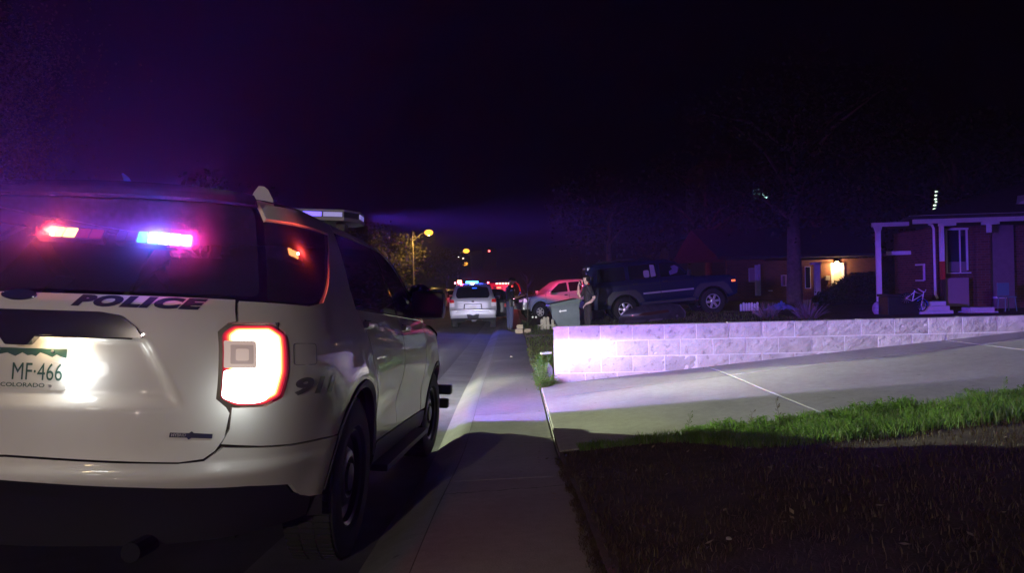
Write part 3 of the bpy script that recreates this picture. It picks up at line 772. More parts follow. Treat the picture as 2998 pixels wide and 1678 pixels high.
# sill cladding and wheel-arch cladding
sil = [(1.60, .462), (3.60, .462), (3.60, .335), (3.3, .30), (1.8, .30), (1.60, .33)]
side('sill_cladding', sil, M_clad, off=.006, h=.05)
def ring(cy, r0, r1, a0, a1):
    return archp(cy, r1, a0, a1, 26) + archp(cy, r0, a1, a0, 26)
side('arch_cladding', ring(0, .440, .474, 176, 4), M_clad, off=.010, h=.03, rim=.05)
side('arch_cladding', ring(3.025, .440, .474, 176, 4), M_clad, off=.010, h=.03, rim=.05)
# step board
for s_ in (1, -1):
    mb = MB(); mb.box(min(s_*.93, s_*1.035), max(s_*.93, s_*1.035), .62, 2.36, .295, .335, bev=.012); mb.build('step_board', M_clad, suv, True)

# roof, windscreen, bonnet
ze = pch([-.76, -.3, .1, .6, 1.2, 1.6, 1.9, 2.3, 2.62], [1.640, 1.648, 1.655, 1.675, 1.705, 1.705, 1.64, 1.42, 1.20])
zc = pch([-.76, -.3, .3, .9, 1.4, 1.65, 1.9, 2.3, 2.75], [1.675, 1.725, 1.755, 1.762, 1.745, 1.715, 1.64, 1.44, 1.19])
def roofpt(q, y):
    e = ze(y); 
    if y < -.10: xe = abs(B(t_of_y(y, min(e, 1.75)), min(e, 1.75)).x)
    else: xe = WZ(min(e, 1.76)) - (0 if y < 1.7 else .02)
    if y < -.62: xe = min(xe, .66)
    yy = y + (.10*(1-abs(q)**2) if y > 2 else 0)*(min(1, (y-2)/.6) if y > 2 else 0)
    return Vector((q*xe, yy, e + (zc(y)-e)*(1-abs(q)**2.4)))
def rgrid(name, ys_, m, qn=16, parent=suv):
    qs = np.linspace(-1, 1, qn+1); V = [roofpt(q, y) for q in qs for y in ys_]; n = len(ys_)
    F = [(i*n+j, (i+1)*n+j, (i+1)*n+j+1, i*n+j+1) for i in range(qn) for j in range(n-1)]
    return mesh_obj(name, V, F, m, parent, True)
rgrid('roof', np.linspace(-.66, 1.66, 22), M_pdark)
rgrid('windscreen', np.linspace(1.67, 2.62, 10), M_tint)
def hoodpt(q, y):
    w = abs(B(1+y-YC, 1.06).x); zz = pch([2.6, 3.2, 3.7, 3.93], [1.20, 1.15, 1.07, .95])(y); ze_ = pch([2.3, 2.8, 3.4, 3.82, 3.93], [1.20, 1.16, 1.08, 1.0, .93])(y)
    return Vector((q*w, y, ze_ + (zz-ze_)*(1-abs(q)**2.5)))
qs = np.linspace(-1, 1, 15); ysh = np.linspace(2.62, 3.93, 12)
mesh_obj('bonnet', [hoodpt(q, y) for q in qs for y in ysh], [(i*12+j, (i+1)*12+j, (i+1)*12+j+1, i*12+j+1) for i in range(14) for j in range(11)], M_paint, suv, True)
mb = MB(); mb.box(-.82, .82, 3.80, 3.94, .35, .95, bev=.03); mb.build('grille', M_black, suv, True)
# spoiler above the rear glass
def spo(q, k):
    # profile ring of the spoiler at lateral q
    t = q*.535; top = Bn(t, 1.655, .0); out = Vector((0, -1, 0))
    a = Bn(t, 1.60, .004); b = a + Vector((0, -.055*(1-.25*abs(q)**2), .004)); c = b + Vector((0, .006, .026)); d = Vector((b.x*.985, -.665+.03*abs(q)**2, roofpt(q*.97, -.66).z+.004)); e = Vector((d.x, d.y+.03, d.z-.012))
    return [a, b, c, d, e][k]
V = [spo(q, k) for q in np.linspace(-1, 1, 25) for k in range(5)]; F = [(i*5+k, (i+1)*5+k, (i+1)*5+k+1, i*5+k+1) for i in range(24) for k in range(4)]; F += [tuple(range(5))[::-1], tuple(24*5+k for k in range(5))]
mesh_obj('rear_spoiler', V, F, M_pdark, suv, True, sharp=35)
# dark floor, inner shell and seats seen through the tinted glass
mb = MB(); mb.box(-.74, .74, -.70, 3.4, .44, .52); mb.box(-.84, .84, -.80, -.74, .52, 1.12); mb.box(-.80, .80, .62, .80, .52, 1.30); mb.box(-.78, .78, 1.56, 1.60, .52, 1.60)
for x in (-.42, .42): mb.box(x-.25, x+.25, 1.62, 1.78, .6, 1.36, bev=.05); mb.box(x-.13, x+.13, 1.66, 1.76, 1.38, 1.58, bev=.04)
mb.box(-.80, .80, 2.45, 2.7, .6, 1.14); mb.build('interior', M_black, suv)
def inner_shell():
    V = []; F = []; tt = [-.99+.06*k for k in range(34)]
    tsx = list(np.linspace(.0, 1, 14)) + list(np.linspace(1.15, 4.85, 26)); zz = [.42, .6, .8, 1.0, 1.12, 1.19]
    full = [-t for t in tsx[::-1]][:-1] + tsx; n = len(zz)
    for t in full:
        for z in zz:
            y = B(t, z).y; inarch = min(math.hypot(y, z-.385), math.hypot(y-3.025, z-.385)) < .53
            V.append(Bn(t, z, (-.11 if abs(t) < .47 else -.035) if not inarch else -.30))
    for i in range(len(full)-1):
        for k in range(n-1): F.append((i*n+k, (i+1)*n+k, (i+1)*n+k+1, i*n+k+1))
    return mesh_obj('inner_shell', V, F, M_well, suv)
inner_shell()
for cy_ in (0, 3.025):
    for s in (-1, 1): mb = MB(); mb.lathe([(.46, s*.955), (.50, s*.60), (.2, s*.58)], 28, 'x', Matrix.Translation((0, cy_, .385)), R_(-10), R_(190)); mb.build('wheel_liner', M_well, suv, True)
mb = MB(); mb.tube([(.45, -.9, .30), (.45, -1.04, .30)], .035, 12); mb.box(-.7, .7, -.75, 3.2, .28, .42); mb.tube([(-.85, 0, .37), (.85, 0, .37)], .05, 8); mb.build('underbody', M_well, suv)

# wheels
def tyre_prof(R, w, r): return [(r, -w*.42), (r+.02, -w*.5), (R-.05, -w*.52), (R-.012, -w*.46), (R, -w*.36), (R, w*.36), (R-.012, w*.46), (R-.05, w*.52), (r+.02, w*.5), (r, w*.42)]
def wheel(parent, c, R, w, rimR, style, m_rim, rot=0.0, turn=0.0, s=1, n=40, name='wheel', dish=.03):
    h = empty(name); h.parent = parent; h.location = c; h.rotation_euler = (rot, 0, turn)
    mb = MB(); mb.lathe(tyre_prof(R, w, rimR), n)
    if n >= 48:      # tread blocks
        for k in range(72):
            a = 2*math.pi*k/72; M = Matrix.Rotation(a, 4, 'X')
            for x0, x1 in ((-.42, -.16), (-.12, .12), (.16, .42)): mb.box(x0*w, x1*w, -.010, .010, R-.004, R+.005, M)
    mb.build('tyre', M_rub, h, True)
    x = s*w*.42
    mb = MB(); mb.lathe([(rimR-.02, x-s*.012), (rimR-.03, x-s*.09), (.0, x-s*.10)], n); mb.build('wheel_disc', M_steel if style == 'steel' else M_well, h, True)
    mb = MB(); mb.lathe([(rimR+.004, x), (rimR-.006, x+s*.006), (rimR-.02, x-s*.005), (rimR-.022, x-s*.02)], n)
    if style == 'steel':
        mb.lathe([(rimR-.03, x-s*.03), (rimR-.075, x-s*.045), (rimR-.10, x-s*.012), (.10, x-s*.004), (.075, x-s*.03), (.0, x-s*.03)], n)
        mb.lathe([(.072, x-s*.03), (.066, x+s*.002), (.0, x+s*.010)], n)
    else:
        k = style; 
        for i in range(k):
            M = Matrix.Rotation(2*math.pi*i/k + .3, 4, 'X'); mb.box(min(x-s*.035, x-s*.005), max(x-s*.035, x-s*.005), -.034*6/k*1.0, .034*6/k, .05, rimR-.012, M, bev=.006)
        mb.lathe([(.075, x-s*.05), (.075, x-s*.002), (.05, x+s*.006), (0, x+s*.008)], 24)
        mb.lathe([(rimR-.002, x-s*.03), (rimR-.002, x-s*.002), (rimR-.022, x-s*.004), (rimR-.022, x-s*.03)], n)
    mb.build('rim', m_rim, h, True)
    return h
for s in (1, -1):
    wheel(suv, (s*.862, 0, .381), .381, .245, .232, 'steel', M_steel, .2, 0, s, 56 if s > 0 else 24)
    wheel(suv, (s*.862, 3.025, .381), .381, .245, .232, 'steel', M_steel, .5, R_(-4), s, 56 if s > 0 else 24)

# tail lamps
def lamp_mat(name, stops):
    m = bpy.data.materials.new(name); m.use_nodes = True; n = m.node_tree.nodes; l = m.node_tree.links; b = n['Principled BSDF']
    b.inputs['Base Color'].default_value = (.15, .01, .01, 1); b.inputs['Roughness'].default_value = .15; b.inputs['Coat Weight'].default_value = 1
    a = n.new('ShaderNodeAttribute'); a.attribute_name = 'edge'; mr = n.new('ShaderNodeMapRange'); mr.inputs[2].default_value = stops[-1][0]
    cr = n.new('ShaderNodeValToRGB'); e = cr.color_ramp.elements
    while len(e) < len(stops): e.new(.5)
    mxv = max(max(c) for _, c in stops)
    for q, (d, c) in zip(e, stops): q.position = d/stops[-1][0]; q.color = (*[k/mxv for k in c], 1)
    l.new(a.outputs['Fac'], mr.inputs[0]); l.new(mr.outputs[0], cr.inputs[0]); l.new(cr.outputs[0], b.inputs['Emission Color']); b.inputs['Emission Strength'].default_value = mxv
    return m
tl = rounded([(.422, .835), (.422, 1.070), (.444, 1.100), (.528, 1.106), (.560, 1.070), (.561, .93), (.549, .838), (.513, .808), (.452, .808)], .012)
M_tail = lamp_mat('tail_lamp_lens', [(0, (.25, .01, .03)), (.007, (1.0, .03, .06)), (.012, (4, .45, .12)), (.017, (8, 3.2, .9)), (.024, (12, 9, 5)), (.040, (14, 13, 10))])
M_lensw = mat('clear_lens_plastic', (.45, .40, .38), .12, coat=1, emit=(1, .72, .62), estr=.42)
M_wlit = emis('reverse_lamp_lit', (1, 1, .97), 9)
for s in (1, -1):
    pl_ = tl if s > 0 else [(-a, b) for a, b in tl][::-1]
    T_ = patch('tail_lamp', pl_, lambda u, v, o_: Bn(u, v, o_+.010), h=.006, rim=.03, m=M_tail, parent=suv, attr=True)
    q = lambda P: [(s*a, b) for a, b in P][::s]
    patch('clear_lens', q(rounded([(.4235, .945), (.4235, 1.045), (.489, 1.045), (.489, .945)], .006)), lambda u, v, o_: Bn(u, v, o_+.0125), h=.02, rim=.004, m=M_lensw, parent=T_)
    patch('lens_frame', q(rounded([(.436, .960), (.436, 1.030), (.482, 1.030), (.482, .960)], .004)), lambda u, v, o_: Bn(u, v, o_+.0145), h=.02, rim=.002, m=mat('lens_grey', (.30, .26, .26), .3, coat=1, emit=(1, .70, .62), estr=.26), parent=T_)
    patch('lens_frame', q(rounded([(.446, .972), (.446, 1.016), (.472, 1.016), (.472, .972)], .006)), lambda u, v, o_: Bn(u, v, o_+.0165), h=.02, rim=.002, m=M_lensw, parent=T_)
    patch('reverse_lamp', q(rounded([(.4235, .838), (.4235, .938), (.470, .938), (.52, .90), (.52, .83), (.50, .815), (.455, .815)], .012)), lambda u, v, o_: Bn(u, v, o_+.0125), h=.02, rim=.003, m=M_wlit, parent=T_)

# flashers inside the rear glass
def module(name, t0, t1, z0, z1, zs, m, off=-.05, parent=suv, cells=None, h=.03):
    n = cells or max(1, int(round((t1-t0)/.035))); o = None
    root = patch(name, [(t0, z0), (t1, z0+zs*(t1-t0)), (t1, z1+zs*(t1-t0)), (t0, z1)], lambda u, v, o_: Bn(u, v, o_+off-.006), h=.05, rim=.03, m=M_black, parent=parent, smooth=False)
    for k in range(n):
        a = t0+(t1-t0)*(k+.06)/n; b = t0+(t1-t0)*(k+.94)/n
        mm = m[k] if isinstance(m, list) else m
        patch('flasher_cell', rounded([(a, z0+zs*(a-t0)+.003), (b, z0+zs*(b-t0)+.003), (b, z1+zs*(b-t0)-.003), (a, z1+zs*(a-t0)-.003)], .004), lambda u, v, o_: Bn(u, v, o_+off), h=.04, rim=.004, m=mm, parent=root, smooth=False)
    return root
E_red = emis('flash_red_hot', (1, .30, .06), 90); E_redd = emis('flash_red_dim', (1, .03, .05), 2.2); E_redf = emis('flash_red_faint', (1, .02, .05), .7)
E_blue = emis('flash_blue_hot', (.15, .45, 1), 75); E_blued = emis('flash_blue_dim', (.10, .35, 1), 6); E_bluef = emis('flash_blue_faint', (.05, .06, 1), .8)
E_bluec = emis('flash_blue_cyan', (.05, .5, 1), 25)
E_wh = emis('flash_white_hot', (1, .95, 1), 80)
M_film = (.9, .9, .9)
module('red_flasher_bar', -.102, .098, 1.462, 1.507, -.05, [E_redd, E_red, E_red, E_redd, E_redd], off=-.05, cells=5)
module('blue_flasher_bar', .138, .345, 1.446, 1.499, -.05, [E_bluef, E_bluef, E_bluec, E_blue, E_wh, E_wh, E_red], off=-.05, cells=7)
E_redq = emis('flash_red_side', (1, .30, .08), 22)
module('quarter_flasher', .672, .755, 1.440, 1.478, -.25, [E_redq, E_redq, E_redd], off=-.05, cells=3)
# white flasher beside the plate
q = [(.123+.020*math.cos(a), .925+.046*math.sin(a)) for a in np.linspace(0, 2*math.pi, 25)[:-1]]
patch('plate_flasher', q, lambda u, v, o_: Bn(u, v, o_-.012), h=.02, rim=.02, m=emis('flash_white_plate', (.95, 1, .98), 22), parent=suv)
patch('fog_slot', rounded([(.20, .53), (.30, .527), (.30, .545), (.20, .548)], .004), lambda u, v, o_: Bn(u, v, o_-.01), h=.03, m=M_black, parent=suv)
mb = MB(); mb.tube([Bn(.10, 1.02, -.03), Bn(.14, 1.02, -.03)], .008, 8); mb.build('plate_lamp', emis('plate_lamp_warm', (1, .75, .4), 25), suv)
# handles, fuel door, badges, mirror, spotlight
for s in (1, -1):
    for y0_ in (.16, 1.33):
        p0 = Bn(s*(1+y0_-YC), 1.148, 0); mb = MB(); mb.box(min(p0.x-s*.005, p0.x+s*.035), max(p0.x-s*.005, p0.x+s*.035), y0_-.03, y0_+.20, 1.118, 1.152, bev=.012); mb.build('door_handle', M_paint if s > 0 else M_paint, suv, True)
        mb = MB(); mb.box(min(p0.x-s*.004, p0.x+s*.006), max(p0.x-s*.004, p0.x+s*.006), y0_+.02, y0_+.15, 1.095, 1.16, bev=.003); mb.build('handle_recess', M_black, suv, True)
fu = rounded([(.585, .955), (.585, 1.04), (.665, 1.04), (.665, .955)], .012)
mb = MB(); mb.tube([Bn(a, b, .0006) for a, b in fu]+[Bn(*fu[0], .0006)], .0010, 5, False); mb.build('fuel_door_seam', M_black, suv)
for s in (1, -1):
    mr_ = empty('door_mirror'); mr_.parent = suv; mr_.location = (s*1.03, 2.12, 1.33)
    mb = MB(); mb.box(-.135, .135, -.05, .09, -.11, .11, bev=.05); mb.build('mirror_housing', M_black, mr_, True)
    mb = MB(); mb.box(-.115, .115, -.056, -.050, -.088, .088, bev=.002); mb.build('mirror_glass', mat('mirror_dark', (.01, .01, .012), .35), mr_, True)
    mb = MB(); mb.box(min(-s*.20, -s*.08), max(-s*.20, -s*.08), -.02, .05, -.10, -.04, bev=.01); mb.build('mirror_arm', M_black, mr_, True)
sp_ = empty('pillar_spotlight'); sp_.parent = suv; sp_.location = (.93, 2.28, 1.40)
mb = MB(); mb.lathe([(0, -.085), (.07, -.075), (.105, -.03), (.11, .03), (.108, .06)], 28, 'y'); mb.build('spotlight_shell', M_pdark, sp_, True)
mb = MB(); mb.lathe([(.108, .055), (.0, .062)], 28, 'y'); mb.build('spotlight_glass', M_clear, sp_, True)
mb = MB(); mb.tube([(0, 0, -.09), (-.10, .03, -.16)], .014, 8); mb.tube([(0, 0, -.11), (0, 0, -.07)], .02, 8); mb.build('spotlight_bracket', M_black, sp_, True)
# antennas
mb = MB(); prof = [(-.055, 0), (.06, 0), (.055, .03), (.03, .075), (.012, .088), (-.012, .088), (-.03, .06)]
mb.prism([(a, b) for a, b in prof], -.010, .010, 'yz' if False else 'xz', Matrix.Translation((.555, -.30, 1.668)) @ Matrix.Rotation(R_(25), 4, 'Z')); mb.build('fin_antenna', mat('white_plastic', (.7, .7, .7), .4, coat=.4), suv)
mb = MB(); mb.tube([(-.20, .0, 1.75), (-.20, .0, 1.785), (-.215, 0, 1.80), (-.25, .0, 1.835), (-.285, .02, 1.868)], [.016, .012, .005, .016, .005], 8); mb.build('whip_antenna', mat('blue_lit_antenna', (.08, .16, .8), .3, coat=1), suv, True)  # blue light from the flashers is put into the antenna's colour
# roof light bar
lb = empty('light_bar'); lb.parent = suv; lb.location = (0, 1.32, 1.875)
def oct_(w, d0, d1, z0, z1, ch): return [(-w+ch, -d0), (w-ch, -d0), (w, -d0+ch*.9), (w, d1-ch*.9), (w-ch, d1), (-w+ch, d1), (-w, d1-ch*.9), (-w, -d0+ch*.9)]
mb = MB(); mb.prism(oct_(.66, .15, .15, 0, 0, .09), -.035, -.012, 'xy'); mb.prism(oct_(.655, .145, .145, 0, 0, .09), .028, .040, 'xy'); mb.build('light_bar_base', mat('bar_grey', (.14, .14, .18), .4, coat=.5), lb)
M_lbl = emis('light_bar_lens', (.16, .10, 1), 1.6, (.25, .25, .35)); M_lbl2 = emis('light_bar_lens_grey', (.35, .32, 1), .4, (.35, .35, .42)); M_lbd = mat('light_bar_gap', (.03, .03, .05), .4)
mb = MB(); mb.prism(oct_(.648, .138, .138, 0, 0, .085), -.011, .027, 'xy'); mb.build('light_bar_core', M_lbd, lb)
cells = np.linspace(-.56, .56, 9)
for k in range(8):
    for sgn in (-1, 1):
        mb = MB(); mb.box(cells[k]+.006, cells[k+1]-.006, min(sgn*.138, sgn*.146), max(sgn*.138, sgn*.146), -.008, .024, bev=.002)
        mb.build('light_bar_cell', (M_lbl if k < 7 else M_lbl2) if sgn < 0 else E_blued, lb)
for s in (-1, 1):
    mb = MB(); mb.box(min(s*.648, s*.657), max(s*.648, s*.657), -.055, .055, -.008, .024, bev=.002); mb.build('alley_light', M_lbl2, lb)
    mb = MB(); mb.box(s*.52-.03, s*.52+.03, -.05, .05, -.135, -.036); mb.build('light_bar_foot', M_black, lb)
# headlamps (unseen from behind, but they light the street)
for s in (1, -1):
    patch('headlamp', [(s*4.62, .80), (s*4.93, .80), (s*4.93, .95), (s*4.62, .97)][::s], lambda u, v, o_: Bn(u, v, o_+.006), h=.04, rim=.01, m=M_clear, parent=suv)

# ================================================================== OTHER VEHICLES
def hwfun(low, belt, top, zb, zbelt, zt):
    f = pch([zb-.1, zb+.25, zbelt-.12, zbelt, zbelt+.1, zt-.08, zt], [low-.04, low, belt, belt-.02, belt-.07, top, top-.03])
    return f
class Car:
    """outline: side view (y, z), nose towards +y; skins on both sides joined by an all-round strip; windows and lamps lie on the skins"""
    def __init__(s, name, loc, rz, outline, hw, m, wheels, wr, ww=.24, rimr=.23, m_rim=None, spokes=5, noseT=None, rad=.10, tilt=0.0, archr=None, rooty=0, wfront=None):
        s.e = empty(name, loc, rz); s.e.rotation_euler = (tilt, 0, rz); s.hw = hw; s.rad = rad; s.m = m
        ar = archr or wr+.07; s.taper = wfront
        pl = []
        zb = min(p[1] for p in outline)
        for i, p in enumerate(outline):
            pl.append(p)
        # cut the arches in the bottom edge (outline runs nose -> tail along the top, bottom edge is last -> first)
        pts = list(outline); last = pts[-1]; first = pts[0]
        for yc in sorted(wheels):
            c = wr; h = zb - c; dx = math.sqrt(max(ar*ar-h*h, .001)); a0 = math.atan2(h, -dx); a1 = math.atan2(h, dx)
            pts += [(yc+ar*math.cos(a0+(a1-a0)*k/14 if a0 > a1 else a0-2*math.pi+0*k), c+ar*math.sin(a0+(a1-a0)*k/14)) for k in range(15)] if a0 > a1 else \
                   [(yc+ar*math.cos(a0+2*math.pi+(a1-a0-2*math.pi)*k/14), c+ar*math.sin(a0+2*math.pi+(a1-a0-2*math.pi)*k/14)) for k in range(15)]
        s.out = np.array([tuple(p) for p in pts], float); s.top = np.array(outline, float)
        P = resample(s.out, .09); n = len(P); lo = P.min(0); hi = P.max(0)
        G = np.array(np.meshgrid(np.arange(lo[0]+.05, hi[0], .10), np.arange(lo[1]+.05, hi[1], .08))).reshape(2, -1).T; G = G[inpoly(G, P)]; G = G[segdist(G, P) > .035]
        # an inner ring makes the rounded shoulder
        A = np.vstack([P, G]); r = delaunay_2d_cdt([Vector(a) for a in A], [(i, (i+1) % n) for i in range(n)], [], 0, 1e-7)
        V2 = np.array([[v.x, v.y] for v in r[0]]); T = [tuple(f) for f in r[2]]; cen = np.array([V2[list(f)].mean(0) for f in T]); ok = inpoly(cen, P); T = [f for f, k in zip(T, ok) if k]
        V = []; N = len(V2)
        for sg in (1, -1):
            for a, b in V2: V.append((sg*s.x(a, b), a, b))
        F = [f for f in T] + [(f[2]+N, f[1]+N, f[0]+N) for f in T]
        bd = set();
        for f in T:
            for i in range(3): bd.add((f[i], f[(i+1) % 3]))
        bd = [e for e in bd if (e[1], e[0]) not in bd]
        K = 6
        col = {}
        for e in bd:
            for k in e:
                if k not in col:
                    x = V[k][0]; ids = [k]
                    for j in range(1, K):
                        ids.append(len(V)); V.append((x*(1-2*j/K), V2[k][0] + s.bulge(V2[k], 1-2*j/K), V2[k][1] + s.bulgez(V2[k], 1-2*j/K)))
                    ids.append(k+N); col[k] = ids
        for a, b in bd:
            for j in range(K): F.append((b, a, col[a][1], col[b][1]) if j == 0 else (col[b][j], col[a][j], col[a][j+1], col[b][j+1]))
        s.body = mesh_obj('body', V, F, m, s.e, True, sharp=38)
        for k, yc in enumerate(wheels):
            for sg in (1, -1):
                wheel(s.e, (sg*(hw(.5)-ww/2-.01), yc, wr), wr, ww, rimr, spokes, m_rim or M_silver, rot=.3*k, s=sg, n=28)
        mb = MB(); mb.box(-.55, .55, wheels[0]-.3, wheels[-1]+.3, zb-.10, zb+.05); mb.tube([(-.7, wheels[0], wr), (.7, wheels[0], wr)], .05, 8)
        mb.build('underbody', M_well, s.e)
        for yc in wheels:
            for sg in (1, -1): mb = MB(); mb.lathe([(ar-.01, sg*(hw(.5)-.05)), (ar-.005, sg*.35), (0, sg*.34)], 20, 'x', Matrix.Translation((0, yc, wr)), R_(-15), R_(195)); mb.build('wheel_liner', M_well, s.e, True)
    def bulge(s, p, u):      # nose and tail bow outwards in plan
        y = p[0]; lo, hi = s.top[:, 0].min(), s.top[:, 0].max(); w = .0
        if y > hi-.6: w = .10*(1-(hi-y)/.6)
        if y < lo+.5: w = -.06*(1-(y-lo)/.5)
        return w*(1-abs(u)**2)
    def bulgez(s, p, u): return (.035*(1-abs(u)**2)) if p[1] > 1.45 else (.015*(1-u*u) if p[1] > .95 else 0)
    def x(s, y, z):
        w = s.hw(z); r = s.rad; d = segdist(np.array([[y, z]]), s.top[:])[0] if True else 1
        # bottom edge is not rounded
        if s.taper: w *= s.taper(y)
        if d < r and z > s.top[:, 1].min() + .04: w -= (r - math.sqrt(max(r*r-(r-d)**2, 0)))*.9
        return w
    def sidep(s, name, poly, m, off=.004, h=.08, sides=(1, -1), r=.03, rim=.012, parent=None):
        for sg in sides:
            pp = rounded(poly, r) if r else poly
            if sg < 0: pp = pp[::-1]
            patch(name, pp, lambda u, v, o_: Vector((sg*(s.x(u, v)+o_), u, v)), h=h, rim=rim, off=off, m=m, parent=parent or s.e)
    def yend(s, z, rear=True):
        pts = s.top; best = None; n = len(pts)
        for i in range(n-1):
            a, b = pts[i], pts[i+1]
            if (a[1]-z)*(b[1]-z) <= 0 and abs(a[1]-b[1]) > 1e-6:
                y = a[0]+(b[0]-a[0])*(z-a[1])/(b[1]-a[1])
                if best is None or (y < best if rear else y > best): best = y
        return best if best is not None else pts[:, 0].min()
    def endp(s, name, poly, m, off=.004, rear=True, h=.08, r=.02, rim=.012, parent=None, fn=None):
        sg = -1 if rear else 1
        def f(u, v, o_):
            y = s.yend(v, rear); w = s.x(y, v) or 1; q = min(abs(u)/max(s.hw(v), .1), 1)
            y += s.bulge((y, v), q*.99) if q < 1 else 0
            # wrap round the corner
            ed = max(0, abs(u)-(s.hw(v)-s.rad*.9)); y -= sg*(ed**2)/(s.rad*.9)*.5
            return Vector((u, y+sg*(o_+.006), v + (s.bulgez((y, v), q) if q < 1 else 0)))
        pp = rounded(poly, r) if r else poly
        return patch(name, pp, f, h=h, rim=rim, off=off, m=m, parent=parent or s.e)

M_ltglass = mat('dark_window', (.010, .010, .014), .06, spec=.6, coat=.6)
M_silverpaint = mat('silver_paint', (.50, .50, .52), .32, metal=.35, coat=1)
M_bluepaint = mat('dark_blue_paint', (.006, .010, .055), .28, metal=.2, coat=1)
M_bumpgrey = mat('silver_bumper', (.52, .52, .54), .42, metal=.2, coat=.5)
M_tailred = mat('tail_red_plastic', (.55, .02, .02), .2, coat=1, emit=(1, .05, .05), estr=.04)
M_tailclr = mat('tail_clear_plastic', (.75, .68, .72), .15, coat=1)

# ---- silver SUV ahead, seen from behind
gs = g_(28)
sx = -1.52
z0 = road_z(sx, 28.6)-.02
o_sv = [(4.70, .50), (4.74, .80), (4.62, 1.00), (3.55, 1.12), (2.85, 1.66), (2.4, 1.745), (.55, 1.765), (.30, 1.70), (.06, 1.22), (.02, 1.10), (-.02, .80), (-.07, .76), (-.08, .56), (-.02, .44)]
sv = Car('silver_suv', (sx, 27.6, z0), R_(1.5), o_sv, hwfun(.91, .905, .69, .44, 1.12, 1.76), M_silverpaint, [.95, 3.80], .385, .25, .22, rad=.11)
tag(sv.e, 'silver lifted SUV parked ahead, its back lit violet and white, flashers on its roof', 'SUV')
sv.endp('rear_window', [(-.60, 1.20), (.60, 1.20), (.66, 1.32), (.58, 1.62), (-.58, 1.62), (-.66, 1.32)], M_ltglass, r=.09)
sv.endp('liftgate_seam', [(-.72, .80), (.72, .80), (.72, .785), (-.72, .785)], M_black, r=0, h=.1)
sv.endp('plate_recess', [(-.34, .98), (.34, .98), (.36, .80), (.32, .80), (.30, .955), (-.30, .955), (-.32, .80), (-.36, .80)], M_black, r=0, h=.05, off=.006)
sv.endp('licence_plate', [(-.155, .80), (.155, .80), (.155, .92), (-.155, .92)], M_plw, off=.012, r=.01)
sv.endp('rear_bumper', [(-.84, .50), (.84, .50), (.86, .74), (-.86, .74)], M_bumpgrey, off=.05, rim=.06, r=.05)
sv.endp('bumper_groove', [(-.62, .725), (.62, .725), (.62, .705), (-.62, .705)], M_black, off=.056, r=0)
sv.endp('bumper_groove', [(-.66, .67), (.66, .67), (.66, .655), (-.66, .655)], M_black, off=.056, r=0)
sv.endp('hitch_cover', [(-.20, .42), (.20, .42), (.24, .60), (.12, .60), (0, .54), (-.12, .60), (-.24, .60)], M_clad, off=.062, r=.01)
sv.endp('badge', [(-.05, 1.045), (.05, 1.045), (.05, 1.09), (-.05, 1.09)], M_chrome, off=.012, r=.01)
sv.endp('name_badge', [(-.60, 1.055), (-.36, 1.055), (-.36, 1.075), (-.60, 1.075)], M_silver, off=.006, r=0)
for s in (-1, 1):
    sv.endp('tail_lamp', [(s*.70, .88), (s*.90, .88), (s*.90, 1.18), (s*.72, 1.16)][::s], M_tailclr, off=.014, r=.03)
    sv.endp('tail_lamp', [(s*.71, 1.03), (s*.895, 1.03), (s*.895, 1.17), (s*.73, 1.155)][::s], M_tailred, off=.020, r=.02)
sv.sidep('side_window', [(.45, 1.22), (1.35, 1.22), (1.35, 1.60), (.62, 1.60)], M_ltglass)
sv.sidep('side_window', [(1.42, 1.22), (2.25, 1.22), (2.25, 1.62), (1.42, 1.60)], M_ltglass)
sv.sidep('side_window', [(2.32, 1.22), (3.30, 1.18), (2.80, 1.60), (2.32, 1.62)], M_ltglass)
sv.endp('windscreen', [(-.70, 1.18), (.70, 1.18), (.60, 1.62), (-.60, 1.62)], M_ltglass, rear=False)
for s in (-1, 1):
    mb = MB(); mb.tube([(s*.60, .55, 1.80), (s*.58, 1.5, 1.84), (s*.58, 2.4, 1.82)], .018, 6); mb.build('roof_rail', M_silver, sv.e, True)
    mb = MB(); mb.box(s*.98-.10, s*.98+.10, 3.1, 3.2, 1.10, 1.26, bev=.03); mb.build('door_mirror', M_black, sv.e, True)
    mb = MB(); mb.tube([(s*.55, .5, .44), (s*.70, .95, .36)], .03, 6); mb.build('axle_arm', M_steel, sv.e)
mb = MB(); mb.tube([(-.72, .95, .38), (.72, .95, .38)], .06, 10); mb.lathe([(0, -.12), (.13, -.08), (.13, .08), (0, .12)], 14, 'x', Matrix.Translation((.0, .95, .38))); mb.build('rear_axle', mat('axle_grey', (.3, .3, .3), .6), sv.e, True)
mb = MB(); mb.box(-.62, -.46, .9, 1.1, 1.78, 1.92, bev=.02); mb.build('red_roof_flasher', emis('roof_red', (1, .12, .06), 25), sv.e)
mb = MB(); mb.box(-.74, -.68, .9, .96, 1.78, 1.84, bev=.01); mb.build('red_roof_flasher', emis('roof_pink', (1, .35, .5), 8), sv.e)
mb = MB(); mb.box(-.28, .20, .8, 1.0, 1.80, 1.87, bev=.02); mb.build('blue_roof_flasher', emis('roof_blue', (.02, .20, 1), 22), sv.e)
mb = MB(); mb.box(.56, .64, .9, .98, 1.76, 1.83, bev=.01); mb.build('red_roof_flasher', emis('roof_red2', (1, .1, .12), 9), sv.e)
sv.endp('window_flasher', [(-.02, 1.545), (.16, 1.545), (.16, 1.575), (-.02, 1.575)], emis('win_blue', (.02, .10, 1), 3), off=.012, r=0)

